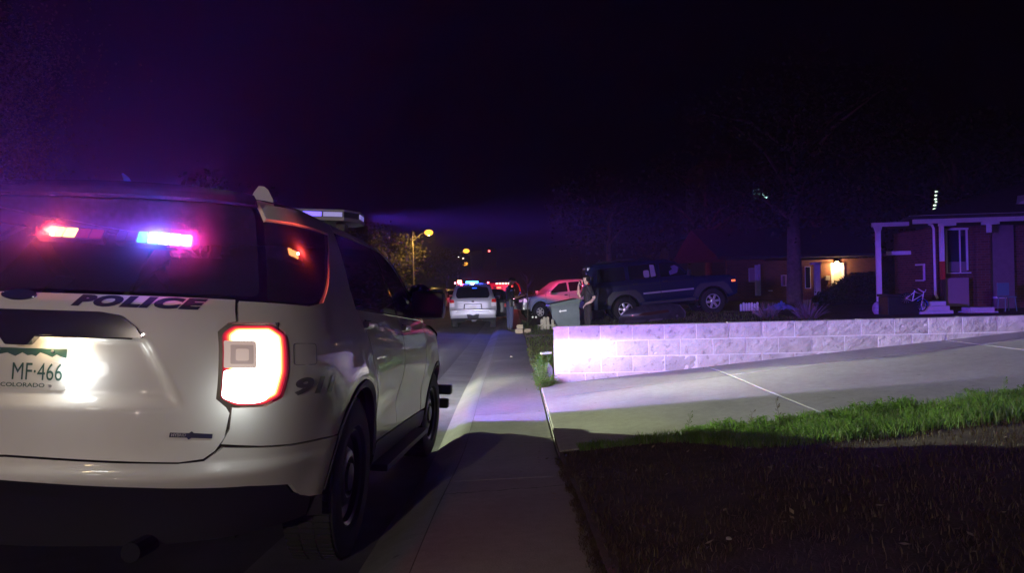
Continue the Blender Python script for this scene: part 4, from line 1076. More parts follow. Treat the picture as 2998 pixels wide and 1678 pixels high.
# ---- silver crew-cab pickup, side on, nose to the left
px_, py_ = 0.85, 27.3
o_pk = [(5.30, .56), (5.32, .80), (5.22, 1.02), (4.2, 1.16), (3.95, 1.20), (3.20, 1.68), (2.9, 1.76), (1.85, 1.77), (1.62, 1.68), (1.50, 1.22), (1.48, 1.20), (.10, 1.19), (.04, .95), (.04, .58)]
c_ = at(1512, 905, 33); zpk = -.12
pk = Car('pickup_truck', (c_.x+4.45, 34.2, zpk), R_(90), o_pk, hwfun(.93, .92, .70, .56, 1.16, 1.77), M_silverpaint, [1.05, 4.32], .40, .26, .20, m_rim=mat('bright_rim', (.75, .73, .66), .35, metal=.3), spokes=6, rad=.09, tilt=R_(0), archr=.50)
pk.e.rotation_euler = (R_(-2.5), 0, R_(105)); pk.e.scale = (1, .86, 1)
tag(pk.e, 'silver crew-cab pickup parked side-on in the yard, front lit magenta, behind the trash cart', 'pickup truck')
pk.sidep('side_window', [(2.72, 1.24), (3.78, 1.22), (3.15, 1.62), (2.72, 1.66)], M_ltglass, r=.05)
pk.sidep('side_window', [(1.78, 1.27), (2.62, 1.24), (2.62, 1.66), (1.82, 1.67)], M_ltglass, r=.06)
for yy in (2.67, 1.62, 3.98): pk.sidep('door_seam', [(yy-.006, .68), (yy+.006, .68), (yy+.006, 1.20), (yy-.006, 1.20)], M_black, r=0, h=.1)
pk.sidep('side_moulding', [(1.55, .70), (3.75, .70), (3.75, .735), (1.55, .735)], M_black, r=0, h=.15)
def arch_ring(car, yc, wr, r0, r1, m, a0=178, a1=2, name='arch_flare', off=.03):
    pts = [(yc+r1*math.cos(R_(a0+(a1-a0)*k/14)), wr+r1*math.sin(R_(a0+(a1-a0)*k/14))) for k in range(15)] + [(yc+r0*math.cos(R_(a1+(a0-a1)*k/14)), wr+r0*math.sin(R_(a1+(a0-a1)*k/14))) for k in range(15)]
    car.sidep(name, pts, m, off=off, r=0, rim=.06)
for yc in (1.05, 4.32): arch_ring(pk, yc, .40, .50, .585, M_bluepaint if False else mat('flare_grey', (.30, .32, .40), .4, coat=.6), 172, 8)
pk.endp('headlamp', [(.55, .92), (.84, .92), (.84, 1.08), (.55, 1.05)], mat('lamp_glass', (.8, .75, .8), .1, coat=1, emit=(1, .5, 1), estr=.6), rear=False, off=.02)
pk.endp('headlamp', [(-.84, .92), (-.55, .92), (-.55, 1.05), (-.84, 1.08)], mat('lamp_glass', (.8, .75, .8), .1), rear=False, off=.02)
pk.endp('grille', [(-.5, .85), (.5, .85), (.5, 1.05), (-.5, 1.05)], M_black, rear=False, off=.02)
pk.sidep('headlamp_side', [(5.02, .90), (5.22, .90), (5.18, 1.05), (5.04, 1.04)], mat('lamp_glass', (.8, .75, .8), .1), r=.02)
for s in (-1, 1):
    mb = MB(); mb.box(s*1.0-.10, s*1.0+.10, 3.72, 3.84, 1.18, 1.34, bev=.03); mb.build('door_mirror', mat('pink_chrome', (.7, .6, .65), .25, metal=.5), pk.e, True)
    mb = MB(); mb.tube([(s*.95, 1.75, .50), (s*.97, 2.2, .48), (s*.97, 3.4, .48), (s*.95, 3.8, .50)], .035, 8); mb.build('side_step', M_chrome, pk.e, True)
    for yy in (1.75, 2.78):
        mb = MB(); mb.box(s*.93-.02, s*.93+.02, yy, yy+.16, 1.07, 1.12, bev=.01); mb.build('door_handle', M_black, pk.e)

# ---- dark blue SUV, side on, nose to the right, standing on the rising yard
o_jp = [(4.66, .56), (4.70, .82), (4.66, 1.06), (4.45, 1.14), (3.42, 1.20), (3.30, 1.24), (2.86, 1.70), (2.6, 1.79), (.55, 1.84), (.12, 1.83), (.04, 1.74), (.0, 1.20), (-.02, .80), (-.08, .76), (-.08, .52), (.05, .46)]
r_ = at(1722, 900, 22.5)
jp = Car('blue_suv', (r_.x, 22.6, 0), R_(-90), o_jp, hwfun(.94, .93, .74, .46, 1.18, 1.84), M_bluepaint, [1.12, 3.88], .385, .25, .225, m_rim=mat('alloy_rim', (.60, .58, .62), .3, metal=.6), spokes=6, rad=.06, archr=.47)
jz0 = yard_z(r_.x+1.12, 22.0); jz1 = yard_z(r_.x+3.88, 22.0); tl_ = math.atan2(jz1-jz0, 2.76)
jp.e.scale = (1, .965, 1)
jp.e.location.z = jz0 - 1.12*math.tan(tl_) - .01; jp.e.rotation_euler = (tl_, 0, R_(-90))
tag(jp.e, 'dark blue boxy SUV with six-spoke alloy wheels on the sloping yard behind the block wall', 'SUV')
jp.sidep('side_window', [(.32, 1.27), (1.22, 1.27), (1.22, 1.70), (.36, 1.70)], M_ltglass, r=.05)
jp.sidep('side_window', [(1.34, 1.27), (2.22, 1.27), (2.22, 1.70), (1.34, 1.70)], M_ltglass, r=.04)
jp.sidep('side_window', [(2.32, 1.27), (3.15, 1.27), (2.78, 1.68), (2.32, 1.70)], M_ltglass, r=.04)
for yy in (1.28, 2.27, 3.30): jp.sidep('door_seam', [(yy-.007, .60), (yy+.007, .60), (yy+.007, 1.22), (yy-.007, 1.22)], M_black, r=0, h=.1)
M_mould = mat('bright_moulding', (.42, .42, .46), .4, metal=.4)
jp.sidep('side_moulding', [(1.72, .80), (2.26, .80), (2.26, .85), (1.72, .85)], M_mould, r=0, h=.12, off=.02)
jp.sidep('side_moulding', [(2.28, .80), (3.30, .80), (3.30, .85), (2.28, .85)], M_mould, r=0, h=.12, off=.02)
jp.sidep('side_crease', [(.10, 1.10), (3.3, 1.10), (3.3, 1.115), (.10, 1.115)], M_black, r=0, h=.12, off=.003)
for yc in (1.12, 3.88):
    pts = [(yc-.62, .60), (yc-.50, .84), (yc-.36, .96), (yc+.36, .96), (yc+.50, .84), (yc+.62, .60)] + [(yc+.47*math.cos(R_(a)), .385+.47*math.sin(R_(a))) for a in range(20, 161, 10)]
    jp.sidep('arch_flare', pts, M_clad, off=.03, r=0, rim=.05)
jp.sidep('marker_lamp', [(4.50, .92), (4.62, .92), (4.62, .98), (4.50, .98)], mat('amber_marker', (.8, .15, .02), .2, coat=1, emit=(1, .16, .05), estr=1.6), r=.01, off=.012)
jp.endp('rear_bumper', [(-.86, .50), (.86, .50), (.86, .76), (-.86, .76)], M_clad, off=.05, rim=.05)
jp.endp('rear_window', [(-.62, 1.28), (.62, 1.28), (.58, 1.70), (-.58, 1.70)], M_ltglass)
for s in (-1, 1): jp.endp('tail_lamp', [(s*.76, .98), (s*.90, .98), (s*.90, 1.30), (s*.76, 1.30)][::s], M_tailred, off=.015)
jp.sidep('sill_trim', [(1.66, .48), (3.34, .48), (3.34, .56), (1.66, .56)], M_clad, off=.012, r=0, h=.15)
for s in (-1, 1):
    mb = MB(); mb.box(s*1.02-.10, s*1.02+.10, 3.12, 3.22, 1.24, 1.42, bev=.02); mb.build('door_mirror', M_black, jp.e, True)
    mb = MB(); mb.tube([(s*.62, .4, 1.89), (s*.62, 1.4, 1.91), (s*.62, 2.4, 1.87)], .02, 6); mb.build('roof_rail', M_black, jp.e, True)
    for yy in (1.42, 2.36):
        mb = MB(); mb.box(s*.955-.02, s*.955+.02, yy, yy+.15, 1.12, 1.16, bev=.01); mb.build('door_handle', M_black, jp.e)
mb = MB(); mb.box(.70, .73, .06, .20, 1.58, 1.78, bev=.02); mb.box(.66, .74, .02, .10, 1.40, 1.60, bev=.02); mb.build('light_reflection_patch', M_silver, jp.e)  # silver pieces stand in for light reflected at the rear corner
# pale head-rest covers and mirror reflections, coloured onto its windows as patches
M_pale = mat('pale_cover_reflection', (.42, .34, .46), .8)
jp.sidep('cover_reflection_patch', rounded([(1.80, 1.30), (1.98, 1.30), (1.98, 1.52), (1.80, 1.52)], .06), M_pale, off=.008, sides=(1,), r=.06)
jp.sidep('cover_reflection_patch', rounded([(2.02, 1.30), (2.18, 1.32), (2.16, 1.66), (2.02, 1.68)], .03), M_pale, off=.008, sides=(1,), r=.02)
jp.sidep('cover_reflection_patch', rounded([(2.62, 1.30), (2.86, 1.36), (2.92, 1.52), (2.80, 1.60), (2.66, 1.56), (2.72, 1.48), (2.60, 1.42)], .03), mat('dim_cover_reflection', (.16, .13, .25), .8), off=.008, sides=(1,), r=.02)

# ---- parked cars further up the street
def plain_car(name, loc, rz, m, lab, L=4.6, H=1.46, cat='car', lampm=None):
    o = [(L, .35), (L+.02, .62), (L-.1, .78), (L*.78, .93), (L*.62, H-.06), (L*.52, H), (L*.28, H-.01), (L*.16, H-.12), (.10, .98), (.0, .90), (-.02, .42), (.05, .30)]
    c = Car(name, loc, rz, o, hwfun(.86, .86, .60, .30, .92, H), m, [L*.19, L*.80], .32, .2, .2, spokes=5, rad=.12)
    c.sidep('side_window', [(L*.20, .98), (L*.44, .98), (L*.44, H-.10), (L*.28, H-.12)], M_ltglass); c.sidep('side_window', [(L*.46, .98), (L*.70, .96), (L*.60, H-.12), (L*.46, H-.10)], M_ltglass)
    c.endp('rear_window', [(-.56, 1.0), (.56, 1.0), (.5, H-.14), (-.5, H-.14)], M_ltglass)
    for s in (-1, 1): c.endp('tail_lamp', [(s*.60, .70), (s*.80, .70), (s*.80, .86), (s*.60, .86)][::s], lampm or M_tailred, off=.012)
    c.endp('licence_plate', [(-.15, .55), (.15, .55), (.15, .70), (-.15, .70)], M_plw, off=.012, r=0)
    tag(c.e, lab, cat); return c
dk = plain_car('parked_car', (-.98, 33.6, g_(33)+.02), R_(-1), mat('black_car_paint', (.02, .02, .022), .3, coat=1), 'dark parked car between the silver SUV and the officer', 4.5, 1.5)
for i, (x, y, m_, L, H, lab) in enumerate([(-5.55, 52, mat('tan_paint', (.35, .30, .16), .35, coat=1), 4.7, 1.62, 'pale car with yellow lamplight on its roof, left of the silver SUV'),
                              (-5.1, 62, mat('white_car_paint', (.6, .58, .58), .4, coat=1), 4.8, 1.5, 'white car with a glowing red tail lamp, just left of the silver SUV'),
                              (-6.8, 74, mat('grey_car_paint', (.3, .28, .27), .4, coat=1), 4.6, 1.5, 'small grey car farthest up the left kerb')]):
    plain_car('parked_car', (x, y, road_z(-8, y)+.0), R_(2), m_, lab, L, H, lampm=emis('tail_lit', (1, .12, .05), 5) if i == 1 else None)
for o in COL.objects:
    if o.get('category') == 'car': o['group'] = 'cars parked up the street'

# ---- fire engine further on
fe = empty('fire_engine', (at(1462, 900, 58).x, 62, road_z(-3, 58)-.35), R_(3))
tag(fe, 'red fire engine with white and red lights behind the silver SUV and officer', 'fire engine')
M_fred = mat('fire_red', (.32, .02, .02), .35, coat=1)
mb = MB(); mb.box(-1.2, 1.2, 0, 5.2, .55, 2.3, bev=.06); mb.build('body', M_fred, fe)
mb = MB(); mb.box(-1.22, 1.22, 5.3, 7.6, .55, 2.65, bev=.10); mb.build('cab', M_fred, fe)
mb = MB(); mb.box(-1.0, 1.0, -.04, -.005, 1.25, 1.32); mb.build('rear_step_rail', mat('pale_metal', (.6, .5, .6), .4, metal=.4), fe)
mb = MB(); mb.box(-1.1, 1.1, -.28, -.01, .50, .58, bev=.01); mb.build('rear_step', M_silver, fe)
mb = MB(); mb.box(-.55, .55, -.02, .0, .8, 1.95, bev=.005); mb.build('shutter', M_steel, fe)
for k in range(5):
    mb = MB(); mb.box(-.34+.26*k, -.16+.26*k, -.06, -.01, 2.16, 2.28, bev=.02); mb.build('rear_lamp', emis('engine_white', (1, .72, .55), 3.5), fe)
mb = MB(); mb.box(-.25, .1, -.07, -.01, 1.80, 1.94, bev=.02); mb.build('rear_lamp', emis('engine_red', (1, .08, .04), 8), fe)
mb = MB(); mb.box(-1.16, -1.02, -.07, -.01, 2.0, 2.12, bev=.02); mb.build('rear_lamp', emis('engine_red', (1, .08, .04), 8), fe)
mb = MB()
for k in range(6): mb.tube([(1.05, -.06, 1.0+.22*k), (1.05, -.06, 1.12+.22*k)], .035, 6)
mb.build('red_marker_strip', emis('engine_strip', (1, .10, .03), 4), fe)
mb = MB(); mb.tube([(1.05, -.05, 2.25), (1.3, 0, 2.33), (1.6, 0, 2.1), (1.75, 0, 1.7), (1.80, 0, 1.3)], .05, 6); mb.build('hose_rail', M_fred, fe, True)
for x in (-1.0, 1.0):
    for y in (1.6, 6.3): wheel(fe, (x, y, .5), .5, .32, .28, 6, M_silver, s=1 if x > 0 else -1, n=20)

# ================================================================== PEOPLE
def person(name, loc, rz, J, mats, zones, lab, head_r=.105):
    """J: joints {name: (pos, radius)}, edges follow the skeleton; a Skin surface grows round it as one continuous body"""
    order = list(J.keys()); E = []
    for a, b in zones['edges']: E.append((order.index(a), order.index(b)))
    me = bpy.data.meshes.new('body'); me.from_pydata([J[k][0] for k in order], E, []); me.update()
    o = bpy.data.objects.new('body', me); COL.objects.link(o)
    md = o.modifiers.new('skin', 'SKIN'); md.use_smooth_shade = True; md.branch_smoothing = .6
    if not me.skin_vertices: me.skin_vertices.new() if hasattr(me.skin_vertices, 'new') else None
    for i, k in enumerate(order):
        sv_ = me.skin_vertices[0].data[i]; r = J[k][1]; sv_.radius = (r, r) if not isinstance(r, tuple) else r; sv_.use_root = (k == zones['root'])
    sub = o.modifiers.new('sub', 'SUBSURF'); sub.levels = 2; sub.render_levels = 2
    dg = bpy.context.evaluated_depsgraph_get(); dg.update(); m2 = bpy.data.meshes.new_from_object(o.evaluated_get(dg)); bpy.data.objects.remove(o)
    m2.name = 'body'; m2.materials.clear()
    for k in mats: m2.materials.append(k)
    f = zones['mat']
    for p in m2.polygons: p.material_index = f(p.center); p.use_smooth = True
    root = empty(name, loc, rz); b = bpy.data.objects.new('body', m2); COL.objects.link(b); b.parent = root
    root['label'] = lab; root['category'] = 'person'
    return root, b
def ball(name, c, r, m, parent, sc=(1, 1, 1), rot=None, cut=None):
    bm = bmesh.new(); bmesh.ops.create_icosphere(bm, subdivisions=3, radius=1)
    for v in bm.verts: v.co = Vector((v.co.x*r*sc[0], v.co.y*r*sc[1], v.co.z*r*sc[2]))
    if cut: bmesh.ops.delete(bm, geom=[v for v in bm.verts if cut(v.co)], context='VERTS')
    me = bpy.data.meshes.new(name); bm.to_mesh(me); bm.free(); me.materials.append(m); me.polygons.foreach_set('use_smooth', [True]*len(me.polygons))
    o = bpy.data.objects.new(name, me); COL.objects.link(o); o.location = c; o.parent = parent
    if rot: o.rotation_euler = rot
    return o
def hand_joints(J, E, w, tipdir, pre, size=.085, side_=None, curl=.35):
    """palm and five fingers from wrist joint w"""
    w0 = Vector(J[w][0]); d = Vector(tipdir).normalized(); sd = Vector(side_).normalized() if side_ else d.cross(Vector((0, 0, 1))).normalized(); dn = d.cross(sd).normalized()
    palm = w0 + d*size*.55; J[pre+'palm'] = (palm, (.036, .018)); E.append((w, pre+'palm'))
    for k, (o_, l) in enumerate(((-.026, .062), (-.009, .072), (.009, .068), (.026, .052))):
        a = palm + sd*o_*.9 + d*.03; b = a + d*l*.5 + dn*l*.12*curl; c = b + d*l*.4 + dn*l*.35*curl
        J[pre+'a%d' % k] = (a, .0105); J[pre+'b%d' % k] = (b, .009); J[pre+'c%d' % k] = (c, .007); E += [(pre+'palm', pre+'a%d' % k), (pre+'a%d' % k, pre+'b%d' % k), (pre+'b%d' % k, pre+'c%d' % k)]
    t = w0 + d*size*.3 - sd*.035; t2 = t - sd*.018 + d*.03; J[pre+'t'] = (t, .011); J[pre+'t2'] = (t2, .009); E += [(pre+'palm', pre+'t'), (pre+'t', pre+'t2')]
M_skin = mat('skin', (.52, .30, .22), .55); M_skinp = mat('skin_pale', (.70, .46, .38), .5)
M_navy = mat('navy_uniform', (.016, .018, .034), .85, bump=.2, bscale=80); M_navy2 = mat('navy_trousers', (.055, .062, .14), .85, bump=.2, bscale=80)
M_boot = mat('black_boot', (.01, .01, .01), .4); M_char = mat('charcoal_cotton', (.035, .030, .038), .9, bump=.2, bscale=80); M_char2 = mat('charcoal_trousers', (.028, .022, .028), .9)
M_hair = mat('dark_hair', (.012, .009, .008), .6)

def base_joints(h, fx):
    """standing figure facing +x (fx=1) or -x; height h"""
    k = h/1.78
    J = {'pelvis': ((0, 0, .98*k), (.135*k, .165*k)), 'waist': ((0, 0, 1.10*k), (.115*k, .15*k)), 'chest': ((.01*fx, 0, 1.30*k), (.125*k, .18*k)), 'neckb': ((0, 0, 1.47*k), (.075*k, .10*k)), 'neck': ((.015*fx, 0, 1.54*k), .055*k),
         'head0': ((.035*fx, 0, 1.60*k), (.080*k, .070*k)), 'head1': ((.045*fx, 0, 1.67*k), (.098*k, .080*k)), 'head2': ((.035*fx, 0, 1.735*k), (.085*k, .072*k))}
    E = [('pelvis', 'waist'), ('waist', 'chest'), ('chest', 'neckb'), ('neckb', 'neck'), ('neck', 'head0'), ('head0', 'head1'), ('head1', 'head2')]
    for s, n in ((1, 'R'), (-1, 'L')):
        J['hip'+n] = ((0, s*.10*k, .90*k), (.098*k, .098*k)); J['knee'+n] = ((.01*fx, s*.115*k, .50*k), .068*k); J['ank'+n] = ((-.015*fx, s*.12*k, .10*k), .052*k)
        J['heel'+n] = ((-.03*fx, s*.12*k, .045*k), .045*k); J['toe'+n] = ((.17*fx*k, s*.14*k, .035*k), .036*k)
        J['sh'+n] = ((0, s*.185*k, 1.42*k), .075*k)
        E += [('pelvis', 'hip'+n), ('hip'+n, 'knee'+n), ('knee'+n, 'ank'+n), ('ank'+n, 'heel'+n), ('heel'+n, 'toe'+n), ('neckb', 'sh'+n)]
    return J, E, k
# --- officer: stands facing right, head bowed, forearms raised in front (writing)
J, E, k = base_joints(1.78, 1)
J['head0'] = ((.055, 0, 1.585), (.080, .070)); J['head1'] = ((.095, 0, 1.645), (.098, .080)); J['head2'] = ((.085, 0, 1.715), (.086, .072))
for s, n in ((1, 'R'), (-1, 'L')):
    J['el'+n] = ((.03, s*.265, 1.14), .050); J['fa'+n] = ((.16, s*.20, 1.13), .043); J['wr'+n] = ((.29, s*.09, 1.17), .031)
    E += [('sh'+n, 'el'+n), ('el'+n, 'fa'+n), ('fa'+n, 'wr'+n)]; hand_joints(J, E, 'wr'+n, (1, -s*.3, .25), 'h'+n, side_=(0, 1, .2))
def zmat(c):
    if c.x > .075 and 1.0 < c.z < 1.32 and (c.x > .14 or abs(c.y) > .17): return 0 if c.x < .27 else (4 if c.y > .0 and c.x > .3 else 0)
    if c.z > 1.535: return 0
    if c.z > 1.02: return 1
    if c.z > .13: return 2
    return 3
po = at(1494, 985, 23.9)
M_glove = mat('blue_glove', (.05, .10, .55), .45)
off_, b_ = person('person', (po.x, 23.9, walk_z(.1, 23.9)), R_(14), J, [M_skin, M_navy, M_navy2, M_boot, M_glove], dict(edges=E, root='pelvis', mat=zmat), 'police officer in navy short-sleeved uniform standing on the sidewalk, head bowed, forearms bare')
ball('hair', (.085, 0, 1.690), .112, M_hair, off_, (1.0, .86, .95), (0, R_(20), 0), lambda c: c.z < -.01 and c.x > -.06)
mb = MB(); mb.lathe([(.168, -.03), (.176, -.025), (.176, .025), (.168, .03)], 24, 'z', Matrix.Translation((0, 0, 1.035)) @ Matrix.Diagonal((.86, 1.06, 1, 1))); mb.build('duty_belt', M_boot, off_, True)
mb = MB(); mb.box(-.06, .04, -.24, -.17, .82, 1.04, bev=.02); mb.build('holster', M_boot, off_, True)
mb = MB(); mb.box(.03, .08, -.235, -.195, .86, 1.00, bev=.01); mb.build('radio', mat('grey_plastic', (.18, .18, .2), .5), off_, True)
ball('shoulder_patch', (.0, -.255, 1.35), .05, mat('patch_blue', (.12, .14, .45), .6), off_, (.8, .25, 1))
ball('badge', (.12, -.12, 1.37), .028, mat('badge_bright', (.8, .78, .8), .3), off_, (.4, 1, 1.1))
ball('nose', (.195, 0, 1.645), .016, M_skin, off_, (1.2, .8, 1.3))
ball('ear', (.085, -.083, 1.645), .026, M_skin, off_, (.7, .35, 1.1)); ball('ear', (.085, .083, 1.645), .026, M_skin, off_, (.7, .35, 1.1))
nb_ = MB(); nb_.box(-.05, .05, -.035, .035, -.006, .006); o = nb_.build('notebook', mat('blue_notebook', (.10, .20, .65), .5)); o.parent = None
wm = Matrix.Translation(off_.location) @ Matrix.Rotation(R_(14), 4, 'Z'); o.matrix_world = wm @ Matrix.Translation((.36, .02, 1.24)) @ Matrix.Rotation(R_(-60), 4, 'Y') @ Matrix.Scale(1.25, 4)
tag(o, 'small blue notepad held up by the officer', 'notepad')
# --- woman on the phone: faces left, right hand to her mouth, other elbow bent with hand in pocket
J, E, k = base_joints(1.63, -1)
for s, n in ((1, 'R'), (-1, 'L')):
    if s > 0:
        J['elR'] = ((-.13, .21, 1.06), .040); J['faR'] = ((-.19, .15, 1.20), .036); J['wrR'] = ((-.20, .08, 1.36), .027); E += [('shR', 'elR'), ('elR', 'faR'), ('faR', 'wrR')]; hand_joints(J, E, 'wrR', (.25, -.2, 1), 'hR', .075, (0, 1, .2), .6)
    else:
        J['elL'] = ((.10, -.27, 1.06), .042); J['faL'] = ((.0, -.27, .95), .036); J['wrL'] = ((-.10, -.20, .90), .028); E += [('shL', 'elL'), ('elL', 'faL'), ('faL', 'wrL')]; hand_joints(J, E, 'wrL', (-.6, .3, -.8), 'hL', .07, (0, 1, 0), .5)
def zmat2(c):
    if c.z > 1.40: return 0
    if (c.x < -.125 and c.z > 1.0 and c.y > .04): return 0
    if c.y < -.20 and c.z < 1.10 and c.z > .80: return 0
    if c.x < -.115 and c.y < -.12 and .8 < c.z < 1.0: return 0
    if c.z > .90: return 1
    if c.z > .12: return 2
    return 3
pw = at(1723, 985, 18.5)
wo, b_ = person('person', (pw.x, 18.5, yard_z(pw.x, 18.5)), R_(8), J, [M_skinp, M_char, M_char2, M_boot], dict(edges=E, root='pelvis', mat=zmat2), 'dark-haired woman in black t-shirt holding a phone to her mouth beside the blue SUV')
wo.scale = (1.08, 1.08, 1.0)
off_.scale = (1.22, 1.22, 1.0)
ball('hair', (-.028, 0, 1.548), .105, M_hair, wo, (1.02, .90, 1.0), None, lambda c: c.x < -.045 and c.z < .05)
ball('hair_bun', (.085, 0, 1.55), .055, M_hair, wo, (1.1, .9, 1))
ball('nose', (-.138, 0, 1.520), .014, M_skinp, wo, (1.3, .8, 1.2))
ball('ear', (-.035, -.078, 1.515), .024, M_skinp, wo, (.7, .35, 1.1))
mb = MB(); mb.box(-.012, .012, -.035, .035, -.07, .07, bev=.006); o = mb.build('phone', mat('black_phone', (.01, .01, .012), .2))
o.matrix_world = Matrix.Translation(wo.location) @ Matrix.Rotation(R_(8), 4, 'Z') @ Matrix.Translation((-.168, .045, 1.44)) @ Matrix.Rotation(R_(-18), 4, 'Y')
tag(o, 'black mobile phone held to the mouth of the woman', 'phone')

# ================================================================== YARD, HOUSES, TREES, STREET LAMPS
def wroot(name, loc, label, cat, group=None):
    e = empty(name, loc); tag(e, label, cat, group); return e
def wbuild(mb, name, m, root, smooth=False):
    """mesh given in place coordinates, parented to a root that only has a location"""
    o = mb.build(name, m, root, smooth); o.location = -Vector(root.location); return o
M_cart = mat('grey_cart_plastic', (.10, .125, .14), .45, bump=.15, bscale=60, var=.12, vscale=5)
M_cartd = mat('cart_lid_plastic', (.09, .12, .115), .5, bump=.15, bscale=60)
cw = at(1664, 980, 18.6); cz = yard_z(cw.x, 18.6)
ct = wroot('trash_cart', (cw.x, 18.6, cz), 'grey wheeled trash cart with a white arrow mark, standing behind the wall end', 'trash cart')
ct.rotation_euler = (0, R_(-5), R_(6))
def frus(mb, b, t, z0, z1):
    V = [(x, y, z0) for x, y in b] + [(x, y, z1) for x, y in t]; n = len(b)
    mb.add(V, [tuple(range(n))[::-1], tuple(range(n, 2*n))] + [(i, (i+1) % n, (i+1) % n+n, i+n) for i in range(n)])
mb = MB(); frus(mb, [(-.16, -.20), (.30, -.20), (.30, .20), (-.16, .20)], [(-.385, -.27), (.31, -.27), (.31, .27), (-.385, .27)], .02, .88); frus(mb, [(-.41, -.29), (.33, -.29), (.33, .29), (-.41, .29)], [(-.42, -.30), (.34, -.30), (.34, .30), (-.42, .30)], .86, .93)
mb.build('bin_body', M_cart, ct)
mb = MB(); mb.prism([(-.40, -.276), (.31, -.276), (.31, -.262), (-.40, -.262)], .58, .86, 'xy'); mb.build('side_panel', M_cart, ct)
mb = MB(); mb.prism([(-.46, .925), (-.44, .965), (-.30, .99), (.30, 1.05), (.36, 1.03), (.36, .935)], -.31, .31); mb.build('lid', M_cartd, ct)
mb = MB(); mb.tube([(.33, -.22, .96), (.42, -.22, .99), (.42, .22, .99), (.33, .22, .96)], .018, 8); mb.build('handle', M_cartd, ct, True)
mb = MB(); mb.prism([(-.35, .60), (-.30, .60), (-.10, .02), (-.16, .02)], -.225, -.205); mb.build('corner_rib', M_cart, ct)
for y_ in (-.25, .25):
    mb = MB(); mb.lathe([(.03, -.03), (.115, -.03), (.125, -.015), (.125, .015), (.115, .03), (.03, .03)], 24, 'y', Matrix.Translation((.22, y_, .115))); w_ = mb.build('cart_wheel', mat('cart_wheel_plastic', (.20, .20, .26), .5), ct, True)
    mb = MB(); mb.lathe([(0, -.036), (.02, -.034), (.03, -.028)], 12, 'y', Matrix.Translation((.22, y_, .115))); mb.build('hub_cap', mat('white_plastic', (.7, .7, .7), .4, coat=.4), w_)
ar_ = [(-.22, .77), (-.17, .81), (-.17, .785), (-.02, .79), (-.02, .755), (-.17, .757), (-.17, .73)]
mb = MB(); mb.prism(ar_, -.283, -.277); mb.build('arrow_mark', mat('white_print', (.8, .8, .8), .5), ct)

# white picket pieces, garden lamps, blocks, bucket, litter
M_wood = mat('pale_weathered_wood', (.55, .52, .40), .8, var=.2, vscale=14, bump=.3)
pfl = at(1600, 945, 23.6); pf = wroot('picket_fence', (pfl.x, 23.6, yard_z(pfl.x, 23.6)), 'short leaning run of low white pickets in front of the pickup', 'fence')
for k, (px, w, h) in enumerate([(1585, .085, .36), (1594, .09, .43), (1603.5, .095, .43), (1617, .08, .35), (1627, .06, .30), (1575, .05, .16)]):
    x = at(px, 900, 23.6).x - pfl.x; mb = MB(); mb.prism([(x-w/2, -.03), (x+w/2, -.03), (x+w/2, h-.03), (x+w*.2, h), (x-w*.2, h), (x-w/2, h-.03)], -.01, .01, M=Matrix.Rotation(R_(random.uniform(-2, 2)), 4, 'Y')); mb.build('picket', M_wood, pf)
mb = MB(); mb.box(-.30, .34, .012, .03, .12, .17); mb.build('rail', M_wood, pf)
for px, lab in ((1559.5, 'left white globe garden light by the low blocks'), (1569.5, 'right white globe garden light next to the pickets')):
    p = at(px, 929, 23.0); gz = yard_z(p.x, 23); g1 = wroot('garden_light', (p.x, 23.0, gz), lab, 'garden light', 'garden lights in front of the pickup')
    mb = MB(); mb.tube([(0, 0, 0), (0, 0, p.z-gz)], .008, 6); mb.build('stake', M_steel, g1); ball('globe', (0, 0, p.z-gz), .034, mat('white_globe', (.85, .85, .8), .3, coat=.5, emit=(1, .98, .9), estr=.25), g1)
M_tan = mat('tan_block', (.42, .34, .24), .9, var=.2, vscale=12, bump=.5)
bl = at(1521, 955, 22.6)
for k, (dx, dz_, w) in enumerate([(0, 0, .24), (.03, .14, .20), (.26, .0, .2)]):
    mb = MB(); mb.box(-w/2, w/2, -.1, .1, 0, .135, bev=.012); o = mb.build('edging_block', M_tan); o.location = (bl.x-.02+dx, 22.6, walk_z(.3, 22.6)+.0+dz_); o.rotation_euler = (0, 0, R_(random.uniform(-8, 8)))
    tag(o, ['lower tan edging block just right of the officer', 'upper tan edging block stacked right of the officer', 'low tan block lying right of the stacked pair'][k], 'block', 'tan edging blocks by the sidewalk')
path = empty('garden_path'); path['kind'] = 'structure'
for k in range(6):
    x0 = .36+.42*k; slab(x0, x0+.41, 20.6+.05*k, 21.3+.05*k, lambda x, y: yard_z(x, y)+.03, mat('path_slab', (.36, .28, .22), .9, var=.15, bump=.3), path, ny=2, nx=2, th=.06, name='paving_slab')
tag(leafy('low_shrub', (.75, 23.4, yard_z(.75, 23.4)), 40, .28, .22, [M_grass, M_brown], .05, 9), 'low reddish shrub between the blocks and the garden lights', 'shrub')
tag(leafy('low_shrub', (.42, 24.6, yard_z(.42, 24.6)), 30, .25, .35, [M_grass, M_weed], .05, 19), 'dark upright shrub behind the officer', 'shrub')
bk = at(1748, 925, 25.5)
for k, dx in enumerate((0, .24)):
    b_ = wroot('planter_bucket', (bk.x-.1+dx, 25.5, yard_z(bk.x, 25.5)-.02), ['cream bucket just behind the woman, left one', 'cream bucket behind the woman, nearer the blue SUV'][k], 'bucket', 'cream buckets behind the woman')
    mb = MB(); mb.lathe([(.0, .0), (.12, .0), (.165, .34), (.175, .34), (.175, .37), (.155, .37), (.11, .03), (0, .03)], 20, 'z'); mb.build('bucket_shell', mat('cream_plastic', (.62, .62, .52), .6), b_, True)
    mb = MB(); mb.tube([(-.16, 0, .33), (-.10, .0, .43), (.10, 0, .43), (.16, 0, .33)], .006, 5); mb.build('bail_handle', M_steel, b_)
